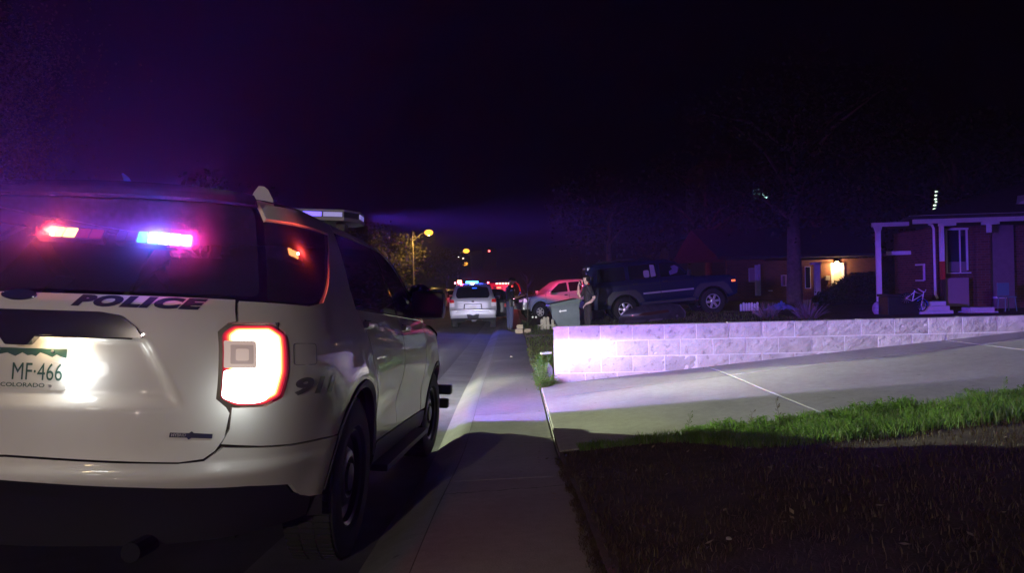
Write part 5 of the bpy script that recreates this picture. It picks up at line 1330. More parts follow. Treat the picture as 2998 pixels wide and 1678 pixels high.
mb = MB(); mb.box(-.07, .07, -.05, .05, -.012, .012, bev=.005); o = mb.build('concrete_chunk', mat('pale_concrete', (.22, .21, .20), .85, bump=.5)); pc = at(1598, 1034, 9.42); o.location = pc; o.rotation_euler = (0, R_(-4), R_(10)); tag(o, 'white concrete offcut sticking out at the left end of the wall', 'concrete offcut')
mb = MB(); mb.prism([(-.05, 0), (.06, 0), (.05, .20), (.0, .27)], -.04, .04); o = mb.build('leaning_stone', mat('grey_stone', (.12, .115, .13), .9, var=.2, bump=.6)); o.location = (.455, 9.45, .02); tag(o, 'grey stone leaning against the end of the block wall', 'stone')

# car bumper cover lying on the yard
bc = at(1905, 945, 20.4); bz = yard_z(bc.x, 20.4)
bp_ = wroot('bumper_cover', (bc.x, 20.4, bz-.02), 'loose dark car bumper cover lying on the ground in front of the blue SUV', 'bumper cover'); bp_.rotation_euler = (0, R_(-2.5), R_(4))
def bfn(u, v, o_): return Vector((u, -.34*math.cos(u/1.0*1.35) - .10*math.sin(v/.5*math.pi) + .28*max(0, v-.3) - o_, v))
M_dkpl = mat('scuffed_dark_plastic', (.045, .040, .055), .42, coat=.3, var=.4, vscale=7)
patch('shell', rounded([(-.95, .02), (-.6, .0), (.3, .0), (.95, .03), (.97, .22), (.80, .46), (.45, .52), (-.3, .50), (-.72, .40), (-.93, .22)], .05), bfn, h=.06, rim=.03, m=M_dkpl, parent=bp_)
patch('grille_opening', rounded([(-.46, .23), (-.30, .30), (.42, .34), (.45, .27), (-.1, .22)], .03), bfn, h=.06, off=.006, rim=.01, m=mat('opening_dark', (.05, .012, .008), .9), parent=bp_)
patch('lower_lip', rounded([(-.16, .03), (.22, .05), (.26, .11), (-.12, .10)], .02), bfn, h=.06, off=.012, rim=.012, m=mat('lip_grey', (.16, .14, .17), .5), parent=bp_)
patch('lower_lip', rounded([(-.80, .02), (-.30, .02), (-.22, .10), (-.78, .11)], .02), bfn, h=.06, off=.010, rim=.012, m=mat('lip_dark', (.09, .08, .10), .5), parent=bp_)
patch('fog_lamp', [(.69+.035*math.cos(a), .14+.035*math.sin(a)) for a in np.linspace(0, 6.28, 17)[:-1]], bfn, h=.03, off=.012, rim=.01, m=M_silver, parent=bp_)
patch('edge_trim', rounded([(.93, .03), (.955, .03), (.975, .22), (.82, .455), (.80, .44), (.945, .22)], .005), bfn, h=.05, off=.01, rim=.01, m=mat('lip_grey', (.16, .14, .17), .5), parent=bp_)

# ---- house on the right with its porch
M_brick = mat('dark_brick', (.13, .05, .035), .9, bump=.4, bscale=30)
def brickify(m, sx=1.0, c1=(.16, .055, .035), c2=(.09, .03, .022), mo_=(.13, .11, .10)):
    n = m.node_tree.nodes; l = m.node_tree.links; b = n['Principled BSDF']; tc = n.new('ShaderNodeTexCoord'); sp = n.new('ShaderNodeSeparateXYZ'); cb = n.new('ShaderNodeCombineXYZ'); ad = n.new('ShaderNodeMath'); ad.operation = 'ADD'
    l.new(tc.outputs['Object'], sp.inputs[0]); l.new(sp.outputs[0], ad.inputs[0]); l.new(sp.outputs[1], ad.inputs[1]); l.new(ad.outputs[0], cb.inputs[0]); l.new(sp.outputs[2], cb.inputs[1])
    br = n.new('ShaderNodeTexBrick'); br.inputs['Scale'].default_value = 1; br.inputs['Brick Width'].default_value = .215; br.inputs['Row Height'].default_value = .075; br.inputs['Mortar Size'].default_value = .006
    br.inputs['Color1'].default_value = (*c1, 1); br.inputs['Color2'].default_value = (*c2, 1); br.inputs['Mortar'].default_value = (*mo_, 1); l.new(cb.outputs[0], br.inputs['Vector']); l.new(br.outputs[0], b.inputs['Base Color'])
brickify(M_brick)
M_brick2 = mat('red_brick', (.25, .09, .05), .9); brickify(M_brick2, c1=(.19, .065, .035), c2=(.13, .045, .026), mo_=(.14, .11, .09))
M_stucco = mat('stucco', (.20, .15, .17), .95, bump=.8, bscale=90, var=.1)
M_trim = mat('white_trim', (.78, .76, .80), .6, var=.08); M_roof = mat('roof_shingle', (.045, .04, .045), .9, bump=.9, bscale=24, var=.3)
M_nwin = mat('night_glass', (.012, .016, .035), .08, coat=.8)
A = Vector((12.52, 21.5, .25)); hx = Vector((1, -.10, 0)).normalized(); hy = Vector((-hx.y, hx.x, 0))
h1 = empty('brick_house', A, math.atan2(hx.y, hx.x)); tag(h1, 'single-storey house with a white-posted porch at the right edge', 'house')
def hb(name, m, x0, x1, y0, y1, z0, z1, bev=0, parent=None): mb = MB(); mb.box(x0, x1, y0, y1, z0-.25, z1-.25, bev=bev); return mb.build(name, m, parent or h1)
hb('brick_column', M_brick, .0, .42, -.12, .25, .2, 2.80); hb('brick_column', M_brick, 1.27, 1.68, -.12, .25, .2, 2.80)
hb('front_wall', M_brick, .42, 1.27, .08, .25, .2, 2.80); hb('stucco_wall', M_stucco, 1.68, 2.42, .05, .25, .2, 2.80); hb('far_wall', M_brick, 2.42, 6.5, .3, .5, .2, 2.80); hb('back_wall', M_brick, .4, 6.5, 2.7, 2.9, .2, 2.8)
hb('side_wall', M_brick, .2, .4, .25, 2.9, .2, 2.80); hb('planter_box', mat('mauve_stucco', (.34, .24, .27), .9, bump=.5, bscale=80), .27, .90, -.42, -.14, .42, 1.26, bev=.01)
wn = empty('window'); wn.parent = h1; wn.location = (.46, 0, 1.17)
def wp(name, m, x0, x1, y0, y1, z0, z1): mb = MB(); mb.box(x0, x1, y0, y1, z0, z1); return mb.build(name, m, wn)
wp('frame', M_trim, 0, .06, -.02, .08, 0, 1.33); wp('frame', M_trim, .60, .64, -.02, .08, .06, 1.27); wp('frame', M_trim, .06, .66, -.02, .08, 1.27, 1.33); wp('sill', M_trim, -.03, .70, -.05, .08, -.03, .0); wp('mullion', M_trim, .41, .435, -.01, .08, .0, 1.27)
wp('pane', M_nwin, .06, .41, .03, .05, 0, 1.27); wp('pane', M_nwin, .435, .60, .03, .05, 0, 1.27); wp('curtain', mat('grey_curtain', (.2, .17, .2), .9), .10, .62, .02, .028, .02, .32)
hb('base_trim', M_trim, 1.70, 2.15, -.02, .04, .62, .68)
hb('porch_beam', M_trim, -.72, 2.65, -.75, -.60, 2.86, 3.0); hb('beam_bracket', M_trim, .0, .42, -.76, -.58, 2.78, 2.855); hb('beam_bracket', M_trim, 1.18, 1.60, -.76, -.58, 2.78, 2.855); hb('beam_bracket', M_trim, 1.30, 1.40, -.72, -.62, 2.55, 2.775)
hb('roof_edge', M_trim, -.95, 2.9, -.95, -.92, 3.06, 3.085)
hb('porch_post', M_trim, .0, .10, -.72, -.62, 1.75, 2.775); hb('porch_post', mat('dark_post', (.05, .02, .02), .8), .0, .10, -.72, -.62, .3, 1.22)
hb('red_light_band', mat('red_cloth', (.5, .04, .02), .7), .0, .105, -.725, -.615, 1.22, 1.75)  # red light on the post, put in as a red-coloured sleeve
mb = MB(); mb.tube([(-.30, -.66, 2.60), (-.20, -.66, 2.56), (-.16, -.66, 2.46), (-.15, -.66, .55), (-.10, -.68, .42)], .035, 8); mb.build('downspout', M_trim, h1, True)
hb('side_beam', M_trim, -1.60, -.55, .0, .10, 2.86, 2.98); hb('side_post', M_trim, -1.50, -1.37, .0, .10, .25, 2.86); mb = MB(); mb.prism([(-1.55, 2.61), (-1.32, 2.61), (-1.37, 2.45), (-1.5, 2.45)], .0, .10); mb.build('post_cap', M_trim, h1)
hb('porch_beam', M_trim, -.55, .18, 1.6, 1.7, 2.04, 2.16)
wn2 = MB(); wn2.box(.16, .198, .70, .78, .95, 1.47); wn2.box(.16, .198, .78, 1.3, 1.42, 1.47); wn2.box(.16, .198, .78, 1.3, .93, .97); wn2.build('window_frame', M_trim, h1)
mb = MB(); mb.add([(-1.0, -1.0, 2.80), (8, -1.0, 2.80), (8, 1.8, 4.15), (4.3, 1.8, 4.15), (8, 4.6, 2.8), (.1, 3.2, 2.8), (-1.0, -1, 2.74), (8, -1, 2.74), (8, 4.6, 2.74), (.1, 3.2, 2.74)], [(0, 1, 2, 3), (3, 2, 4, 5), (0, 3, 5), (6, 7, 1, 0), (9, 8, 7, 6), (5, 9, 6, 0)]); mb.build('roof', M_roof, h1)
mb = MB(); mb.add([(2.3, -.4, 3.12), (3.1, -.4, 3.12), (2.7, -.4, 3.40), (2.3, .6, 3.3), (3.1, .6, 3.3), (2.7, .6, 3.45)], [(0, 1, 2), (0, 2, 5, 3), (1, 4, 5, 2)]); mb.build('roof_vent', M_trim, h1)
# steps in front of the house
M_step = mat('step_concrete', (.60, .55, .62), .85, var=.1, bump=.3)
def steps(px, D, tiers, z0, lab):
    c = at(px, 900, D); s_ = empty('concrete_steps', (c.x, D, z0), R_(-5)); tag(s_, lab, 'steps', 'pale concrete steps in front of the porch')
    z = 0
    for w, h in tiers: mb = MB(); mb.box(-w/2, w/2, -.18*w, .18*w+.2, z, z+h, bev=.012); mb.build('step', M_step, s_); z += h
    return s_
steps(2734, 19.0, [(.84, .165), (.69, .12), (.53, .12)], .25, 'three-tier pale concrete steps right of the bicycle'); steps(2869, 18.8, [(.77, .13), (.61, .11)], .24, 'two-tier pale concrete steps nearest the right edge')
for o in list(COL.objects):
    pass
# black box, bag, bicycle, chair and plant
bx = at(2637, 900, 19.2); q_ = wroot('storage_box', (bx.x, 19.2, .24), 'black storage box standing under the porch post', 'storage box'); 
mb = MB(); mb.box(-.47, .47, -.25, .25, 0, .56, bev=.02); mb.build('box_body', M_black, q_); mb = MB(); mb.box(-.50, .50, -.28, .28, .565, .63, bev=.02); mb.build('box_lid', M_black, q_)
bg_ = at(2571, 880, 19.6); o = ball('bag', (bg_.x, 19.6, .47), .17, mat('patterned_bag', (.45, .30, .42), .7, var=.5, vscale=9, col2=(.6, .5, .65)), None, (.95, .8, 1.15)); tag(o, 'lumpy white and purple bag left of the black storage box', 'bag')
bi = at(2668, 880, 18.75); by = wroot('kids_bicycle', (bi.x, 18.75, .52), 'small child bicycle with blue guard leaning beside the black box', 'bicycle'); by.rotation_euler = (R_(6), R_(24), R_(8)); M_bw = mat('bike_white', (.7, .6, .72), .4, coat=.5); M_bb = mat('bike_blue', (.04, .10, .55), .4, coat=.5)
for x in (-.24, .24):
    hw_ = empty('bike_wheel'); hw_.parent = by; hw_.location = (x, 0, .15)
    mb = MB(); mb.lathe([(.135, -.012), (.15, -.018), (.16, 0), (.15, .018), (.135, .012), (.128, 0), (.135, -.012)], 24, 'y'); mb.build('tyre', M_rub, hw_, True)
    mb = MB(); [mb.tube([(0, 0, 0), (.13*math.cos(a), 0, .13*math.sin(a))], .003, 4) for a in np.linspace(0, 6.28, 13)[:-1]]; mb.build('spokes', M_silver, hw_)
mb = MB(); mb.tube([(-.24, 0, .15), (-.05, 0, .16), (.14, 0, .42), (-.10, 0, .40), (-.24, 0, .15)], .014, 6); mb.tube([(-.05, 0, .16), (-.12, 0, .44)], .014, 6); mb.tube([(.24, 0, .15), (.13, 0, .50)], .014, 6); mb.build('frame', M_bw, by, True)
mb = MB(); mb.tube([(.05, -.16, .54), (.13, -.05, .50), (.13, .05, .50), (.05, .16, .54)], .011, 6); mb.build('handlebar', M_bw, by, True)
mb = MB(); mb.box(-.20, -.04, -.04, .04, .44, .475, bev=.01); mb.build('saddle', M_black, by); mb = MB(); mb.lathe([(.175, -.03), (.185, 0), (.175, .03)], 14, 'y', Matrix.Translation((.24, 0, .15)), R_(-70), R_(70)); mb.build('mudguard', M_bb, by, True)
ch_ = at(2948, 880, 19.4); tc_ = wroot('garden_chair', (ch_.x, 19.4, .30), 'pale teal folding chair by the wall at the right edge', 'chair'); M_teal = mat('teal_plastic', (.12, .24, .28), .5)
for x in (-.13, .13):
    for y in (-.13, .13): mb = MB(); mb.tube([(x*1.2, y*1.2, 0), (x, y, .40)], .012, 6); mb.build('leg', M_teal, tc_)
mb = MB(); mb.box(-.16, .16, -.16, .16, .40, .43, bev=.01); mb.build('seat', M_teal, tc_); mb = MB(); mb.box(-.16, .16, .13, .16, .45, .80, bev=.01); mb.build('backrest', M_teal, tc_)

# ---- trees
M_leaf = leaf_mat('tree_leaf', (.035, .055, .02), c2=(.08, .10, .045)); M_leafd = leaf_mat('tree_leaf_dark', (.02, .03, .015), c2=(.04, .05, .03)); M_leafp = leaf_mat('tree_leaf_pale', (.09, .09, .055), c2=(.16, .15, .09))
M_bark = mat('bark', (.10, .075, .06), .95, var=.35, vscale=8, bump=1.0, bscale=30)
def tree(name, loc, h, tr, cr, cz, n, lf, m, lab, seed=0, squash=.8, limbs=7, group=None, cat='tree', vis_trunk=True):
    rg = random.Random(seed); r = wroot(name, loc, lab, cat, group); pts = []; cl = []
    mb = MB(); top = cz+cr*.25
    tp = [(0, 0, -.2), (.0, 0, .0), (rg.uniform(-.1, .1)*tr, 0, top*.4), (rg.uniform(-.8, .8)*tr, rg.uniform(-.5, .5)*tr, top)]
    mb.tube(tp, [tr*1.5, tr*1.15, tr*.9, tr*.35], 12)
    mb.build('trunk', M_bark, r, True)
    for k in range(limbs):
        a = 6.283*k/limbs+rg.uniform(-.4, .4); z0_ = top*rg.uniform(.45, .85); L = cr*rg.uniform(.5, .9); e = Vector((math.cos(a)*L, math.sin(a)*L, z0_+L*rg.uniform(.3, .9)))
        mb = MB(); s0 = Vector((0, 0, z0_)); mb.tube([s0, s0.lerp(e, .5)+Vector((0, 0, .12*L)), e], [tr*.45, tr*.28, tr*.08], 7); mb.build('limb', M_bark, r, True); cl.append(e)
    V = []; F = []
    for k in range(26): 
        a = rg.uniform(0, 6.283); ph = math.acos(rg.uniform(-1, 1)); q = rg.random()**.4; cl.append(Vector((math.cos(a)*math.sin(ph)*cr*q, math.sin(a)*math.sin(ph)*cr*q, cz+math.cos(ph)*cr*squash*q)))
    for k in range(n):
        c = cl[rg.randrange(len(cl))]; s_ = cr*.27; d = Vector((rg.gauss(0, 1), rg.gauss(0, 1), rg.gauss(0, .75)))*s_*.6; p = c+d; L = lf*rg.uniform(.6, 1.4)
        u = Vector((rg.gauss(0, 1), rg.gauss(0, 1), rg.gauss(0, 1))).normalized()*L; w = u.cross(Vector((rg.gauss(0, 1), rg.gauss(0, 1), rg.gauss(0, 1)))).normalized()*L*.4
        b = len(V); V += [tuple(p), tuple(p+u*.5+w), tuple(p+u), tuple(p+u*.5-w)]; F.append((b, b+1, b+2, b+3))
    o = mesh_obj('crown', V, F, m, r); return r
def gz(x, y): return ground_z(x, y)
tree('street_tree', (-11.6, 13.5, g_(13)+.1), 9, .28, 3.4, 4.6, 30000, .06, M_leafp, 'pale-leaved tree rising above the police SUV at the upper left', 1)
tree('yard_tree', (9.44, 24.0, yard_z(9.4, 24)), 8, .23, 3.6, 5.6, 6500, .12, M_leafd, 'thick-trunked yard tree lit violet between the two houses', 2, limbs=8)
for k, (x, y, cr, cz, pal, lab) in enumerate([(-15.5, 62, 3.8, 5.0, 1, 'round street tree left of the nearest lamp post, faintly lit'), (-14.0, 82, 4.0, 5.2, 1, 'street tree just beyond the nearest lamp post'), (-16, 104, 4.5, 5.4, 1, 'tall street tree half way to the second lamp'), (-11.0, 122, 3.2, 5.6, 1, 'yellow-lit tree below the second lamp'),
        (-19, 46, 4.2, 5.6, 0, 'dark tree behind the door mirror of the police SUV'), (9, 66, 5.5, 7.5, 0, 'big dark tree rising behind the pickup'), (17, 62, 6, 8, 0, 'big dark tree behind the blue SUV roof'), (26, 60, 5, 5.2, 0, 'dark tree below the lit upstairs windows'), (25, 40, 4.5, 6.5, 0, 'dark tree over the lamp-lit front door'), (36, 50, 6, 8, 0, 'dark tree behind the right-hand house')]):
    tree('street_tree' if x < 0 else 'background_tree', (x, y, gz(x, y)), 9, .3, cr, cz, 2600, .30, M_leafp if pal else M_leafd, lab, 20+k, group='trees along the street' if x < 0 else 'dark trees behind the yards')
def bare_tree(name, loc, h, lab, seed):
    rg = random.Random(seed); r = wroot(name, loc, lab, 'tree'); mb = MB(); mb.tube([(0, 0, -.1), (.02, 0, h*.4), (0, 0, h)], [.035, .025, .008], 6); mb.build('trunk', M_bark, r)
    for k in range(9):
        z = h*rg.uniform(.3, .95); a = rg.uniform(0, 6.28); L = (h-z)*.7+.25; mb = MB(); mb.tube([(0, 0, z), (math.cos(a)*L*.4, math.sin(a)*L*.4, z+L*.5), (math.cos(a)*L*.6, math.sin(a)*L*.6, z+L)], [.012, .008, .003], 4); mb.build('branch', mat('dark_twig', (.03, .025, .022), .9), r)
bare_tree('bare_sapling', (at(1544, 900, 30).x, 30, yard_z(.7, 30)), 1.9, 'thin bare sapling behind the pickup nose', 3)
M_twig = mat('dry_twig', (.20, .17, .15), .9)
for k, (px, D, w, h, lab) in enumerate([(2250, 17.6, .42, .50, 'left dry twiggy bush behind the block wall'), (2365, 17.4, .50, .55, 'right dry twiggy bush below the violet tree trunk')]):
    p = at(px, 920, D); z = yard_z(p.x, D); r = wroot('dry_bush', (p.x, D, z), lab, 'bush', 'dry bushes behind the wall'); rg = random.Random(k+70)
    mb = MB()
    for j in range(150):
        a = rg.uniform(0, 6.28); q = rg.random()**.6*w; hh = h*rg.uniform(.4, 1)*(1-.4*q/w); b0 = Vector((math.cos(a)*q*.4, math.sin(a)*q*.4, 0)); t = Vector((math.cos(a)*q*1.1, math.sin(a)*q*1.1, hh)); mb.tube([b0, b0.lerp(t, .5)+Vector((0, 0, .03)), t], [.005, .004, .002], 3, False)
    o = mb.build('twigs', M_twig, r); o['kind'] = 'stuff'
    l_ = leafy('base_leaves', (0, 0, 0), 40, w*.9, .12, [M_dry, M_brown], .05, 90+k); l_.parent = r
p = at(2286, 866, 21.8); bm = bmesh.new(); bmesh.ops.create_grid(bm, x_segments=60, y_segments=36, size=.5)
for v in bm.verts: v.co = Vector((v.co.x*.85+.03*vn(v.co.y*20, 2), v.co.y*.7, .20*math.exp(-(v.co.x**2*6+v.co.y**2*6))*(1+.5*vn(v.co.x*14, v.co.y*14))+.035*vn(v.co.y*23, v.co.x*17)-.06))
me = bpy.data.meshes.new('tarpaulin'); bm.to_mesh(me); bm.free(); me.materials.append(mat('blue_tarp', (.12, .14, .42), .45)); me.polygons.foreach_set('use_smooth', [True]*len(me.polygons)); o = bpy.data.objects.new('tarpaulin', me); COL.objects.link(o); o.location = (p.x, 21.8, yard_z(p.x, 21.8)+.12); tag(o, 'crumpled blue tarpaulin at the foot of the violet tree', 'tarpaulin')
p = at(2193, 876, 23.5); pf2 = wroot('low_fence', (p.x, 23.5, yard_z(p.x, 23.5)), 'low white scalloped edging fence right of the blue SUV nose', 'fence')
for k in range(7): mb = MB(); x = -.27+.09*k; hh = .24+.05*abs(math.sin(k*1.3)); mb.prism([(x-.036, 0), (x+.036, 0), (x+.036, hh-.03), (x, hh), (x-.036, hh-.03)], -.01, .01); mb.build('picket', M_trim, pf2)

# hedge bank in front of the second house
hg = wroot('hedge', (13.4, 28.2, yard_z(13, 28)), 'dark clipped hedge sloping up in front of the lamp-lit door', 'hedge'); V = []; F = []; rg = random.Random(4)
for k in range(9000):
    x = rg.uniform(-1.5, 1.3); top = .30+.95*min(1, max(0, (x+1.5)/1.5)) ; z = rg.random()**.6*top; y = rg.gauss(0, .22); L = .06*rg.uniform(.6, 1.4); u = Vector((rg.gauss(0, 1), rg.gauss(0, 1), rg.gauss(0, 1))).normalized()*L; w = u.cross(Vector((rg.gauss(0, 1), rg.gauss(0, 1), rg.gauss(0, 1)))).normalized()*L*.45; p = Vector((x, y, z)); b = len(V); V += [tuple(p), tuple(p+u*.5+w), tuple(p+u), tuple(p+u*.5-w)]; F.append((b, b+1, b+2, b+3))
o = mesh_obj('leaves', V, F, M_leaf, hg); o['kind'] = 'stuff'
mb = MB(); mb.prism([(-1.45, 0), (1.3, 0), (1.3, 1.1), (0, 1.1)], -.15, .15); mb.build('stems', mat('hedge_inside', (.02, .018, .014), 1), hg)

# ---- second house with the lamp-lit door
h2 = wroot('porch_house', (11.8, 36.0, yard_z(12, 36)), 'low red brick house with a warm lamp over its white front door', 'house'); hz = h2.location.z
def h2b(name, m, px0, px1, py0, py1, D, th=.12, parent=None):
    a = at(px0, py1, D); b = at(px1, py0, D); mb = MB(); mb.box(a.x, b.x, D, D+th, min(a.z, b.z), max(a.z, b.z)); o = mb.build(name, m, parent or h2)
    if parent is None: o.location = -Vector(h2.location)
    return o
h2b('brick_wall', M_brick2, 2130, 2236, 760, 880, 36, .2); h2b('brick_wall', M_brick2, 2236, 2440, 760, 880, 36.02, .2); h2b('brick_wall', M_brick2, 2470, 2580, 755, 880, 36.0, .2)
mb = MB(); a = at(2100, 752, 35); b = at(2600, 744, 35); mb.add([(a.x, 35, a.z), (b.x, 35, a.z), (b.x, 40, a.z+1.7), (a.x, 40, a.z+1.7), (b.x, 45, a.z), (a.x, 45, a.z), (a.x, 35, a.z-.12), (b.x, 35, a.z-.12)], [(0, 1, 2, 3), (3, 2, 4, 5), (6, 7, 1, 0), (6, 5, 4, 7)]); o = mb.build('roof', M_roof, h2); o.location = -Vector(h2.location)
M_door = mat('cream_door', (.68, .60, .48), .5)
dr = h2b('front_door', M_door, 2441, 2466, 778, 852, 35.95, .06); 
h2b('door_frame', M_trim, 2434, 2440, 772, 856, 35.9, .1); h2b('door_frame', M_trim, 2467, 2471, 772, 856, 35.9, .1); h2b('door_frame', M_trim, 2434, 2471, 770, 776, 35.9, .1)
h2b('door_panel', M_brick2, 2404, 2433, 770, 864, 35.9, .1)
kb = h2b('door_knob', M_steel, 2444, 2447, 822, 826, 35.88, .06)
h2b('letter_box', mat('white_box', (.75, .72, .6), .5), 2418, 2431, 807, 821, 35.75, .12)
h2b('porch_post', M_trim, 2389, 2402, 771, 868, 34.0, .2); h2b('post_head', M_trim, 2375, 2404, 768, 775, 34.0, .2)
h2b('porch_post', M_trim, 2213, 2219, 776, 866, 34.2, .1); h2b('porch_post', M_trim, 2223, 2226, 774, 866, 34.2, .1)
for k, (a_, b_, c_, d_) in enumerate([(2193, 2212, 785, 826), (2288, 2304, 805, 838), (2358, 2373, 780, 845)]):
    f_ = h2b('window', M_trim, a_, b_, c_, d_, 35.9, .05); q1 = at(a_, d_, 35.88); q2 = at(b_, c_, 35.88); mb = MB()
    if k == 1: mb.box(q1.x+.10, q1.x+.16, 35.87, 35.89, q1.z+.04, q2.z-.04); mb.build('curtain_gap', M_black, f_)
    mb = MB(); mb.box(q1.x+.03, q2.x-.03, 35.875, 35.895, q1.z+.03, q2.z-.03); mb.build('pane', mat('pink_blind', (.45, .30, .42), .7) if k < 2 else M_nwin, f_)
h2b('eave_board', M_trim, 2250, 2262, 850, 853, 35.8, .05)
pl2 = at(2450, 770, 35.55); mb = MB(); mb.lathe([(.0, .09), (.09, .06), (.11, -.02), (.07, -.08), (0, -.09)], 12, 'z', Matrix.Translation(pl2)); o = mb.build('porch_lamp', emis('porch_glow', (1, .62, .25), 14), h2, True); o.location = -Vector(h2.location)

# ---- lit upstairs windows far behind
ab = wroot('apartment_building', (31, 92, gz(31, 92)), 'tall dark building with two bluish lit windows above the trees', 'building')
mb = MB(); mb.box(-6, 9, 0, 10, 0, 16); mb.build('wall', mat('dark_render', (.05, .05, .055), .95), ab); mb = MB(); mb.box(-6.4, 9.4, -.4, 10.4, 16.02, 16.5); mb.build('roof', M_roof, ab)
M_teall = emis('window_glow', (.45, .95, .75), 1.7); M_tealf = emis('window_glow_faint', (.3, .7, .6), .22)
for (px, py, w, h, m_) in ((2240, 576, .80, 1.0, M_teall), (2209, 570, .45, 1.5, M_tealf), (2221, 565, .35, 1.3, M_tealf)):
    c = at(px, py, 92) - ab.location; f_ = MB(); f_.box(c.x-w/2-.06, c.x+w/2+.06, -.10, -.01, c.z-h/2-.06, c.z+h/2+.06); fr_ = f_.build('window', mat('frame_dark', (.03, .03, .03), .8), ab)
    for i in (0, 1):
        for j in (0, 1): mb = MB(); mb.box(c.x-w/2+i*w/2+.03, c.x-w/2+(i+1)*w/2-.03, -.14, -.11, c.z-h/2+j*h/2+.03, c.z-h/2+(j+1)*h/2-.03); mb.build('pane', m_, fr_)
# ---- strand of bulbs above the right-hand house
D_ = 33; st = wroot('bulb_strand', (at(2741, 700, D_).x, D_, yard_z(19, D_)), 'slanting strand of seven small white bulbs above the porch roof', 'light strand'); 
mb = MB(); t0 = at(2742, 555, D_)-st.location; t1 = at(2730, 640, D_)-st.location; mb.tube([t0, t1], .01, 5); mb.tube([Vector((t0.x, 0, 0)), Vector((t0.x, 0, t0.z+.1))], .05, 8); mb.build('mast', M_steel, st)
for py_, px_ in ((561, 2741.5), (572, 2740.5), (583, 2739.5), (591, 2741), (601, 2736.5), (612, 2735.5), (623, 2734)):
    c = at(px_, py_, D_)-st.location; ball('bulb', c, .055, emis('bulb_glow', (.75, 1, .75), 1.5), st, (1.3, 1, .8))

# ---- street lamps
M_pole = mat('lamp_pole', (.30, .28, .25), .5, metal=.5); E_sod = emis('sodium_lamp', (1, .40, .04), 2.8)
def street_lamp(head, D, polex, lab, energy, col=(1, .56, .12), hz_=None, seen=True):
    hd = head; x0 = polex; zb = gz(x0, D); r = wroot('street_lamp', (x0, D, zb), lab, 'street lamp', 'sodium street lamps along the street'); H = hd.z-zb
    mb = MB(); mb.tube([(0, 0, -.2), (0, 0, H*.5), (0, 0, H+.25)], [.11, .09, .06], 10); mb.build('pole', M_pole, r, True)
    dx = hd.x-x0; mb = MB(); mb.tube([(0, 0, H-.9), (dx*.5, 0, H-.15), (dx*.85, 0, H+.10)], .04, 8); mb.build('arm', M_pole, r, True)
    mb = MB(); mb.box(dx-.35, dx+.28, -.16, .16, H+.02, H+.16, bev=.05); mb.build('lamp_housing', M_pole, r, True)
    ball('lamp_bowl', (dx, 0, H), .26+.0022*D, E_sod, r, (1.1, .8, .75))  # bowl oversized, growing with distance, to stand in for its glare
    lamp('street_lamp_light', 'POINT', (dx, 0, H-.35), energy, col, r, size=.15, band=[(-90, 1), (-12, 1), (4, .8), (10, .25), (22, .08), (90, .05)] if seen else [(-90, .3), (-30, .6), (-12, 1), (-8, .9), (-5.5, .2), (-4, .03), (-2, 0), (90, 0)])
street_lamp(at(1255, 681, 78), 78, -10.7, 'nearest lit street lamp on a tall bare pole left of the street', 3500)
street_lamp(at(1365, 735, 142), 142, -10.7, 'second lit street lamp down the street, smaller than the first', 8000)
street_lamp(at(1362, 773, 205), 205, -15.2, 'third and farthest street lamp, lowest in the row', 8000)
# the lamp behind the photographer that lights the back of the police SUV
LAMPB = Vector((-5.6, -22.0, 7.2)); street_lamp(LAMPB, -22, 1.3, 'street lamp standing behind the photographer, its arm over the road', 5900, col=(1, .84, .70), seen=False)

# ---- hills and far house lights
def hill_z(x, y): return -1 + 26*sm(230, 420, y)*(0.6+.4*math.sin(x*.011+1))*(1 if True else 0)
xs = list(np.linspace(-420, 420, 43)); ys = list(np.linspace(225, 620, 22)); V = [(x, y, hill_z(x, y)+1.2*vn(x*.03, y*.03)) for x in xs for y in ys]; ny = len(ys)
hl = mesh_obj('hills', V, [(i*ny+j, (i+1)*ny+j, (i+1)*ny+j+1, i*ny+j+1) for i in range(len(xs)-1) for j in range(ny-1)], mat('hill_scrub', (.04, .035, .025), 1, var=.4, vscale=.05), smooth=True); hl['kind'] = 'structure'
for k, (px, py, D, col, s_, lab) in enumerate([(1122, 755, 150, (1, .6, .2), 9, 'far house with one warm light above the door mirror'), (1342, 752, 300, (1, .9, .6), 9, 'tiny hillside house with a pale light left of the second lamp'), (1356, 757, 300, (1, .8, .5), 2.5, 'tiny hillside house with a weak light below the second lamp'), (1432, 735, 320, (1, .1, .1), 9, 'hillside house with a red light right of the lamps'), (2016, 738, 110, (1, .9, .8), 6, 'far house with one white light above the blue SUV bonnet')]):
    c = at(px, py, D); zb = gz(c.x, D) if D < 225 else hill_z(c.x, D); r = wroot('far_house', (c.x, D, min(zb, c.z-1.5)), lab, 'house', 'far houses with a single light'); H = c.z-r.location.z
    mb = MB(); mb.box(-3, 3, .3, 7, -.5, H+.8); mb.build('wall', mat('dark_render', (.05, .05, .055), .95), r); mb = MB(); mb.prism([(-3.4, H+.82), (3.4, H+.82), (0, H+2.2)], 0, 7.3); mb.build('roof', M_roof, r)
    w = .0011*D; mb = MB(); mb.box(-w, w, .12, .28, H-w, H+w); mb.build('lit_lamp', emis('far_light_%d' % k if False else 'far_light' + 'abcde'[k], col, s_), r)

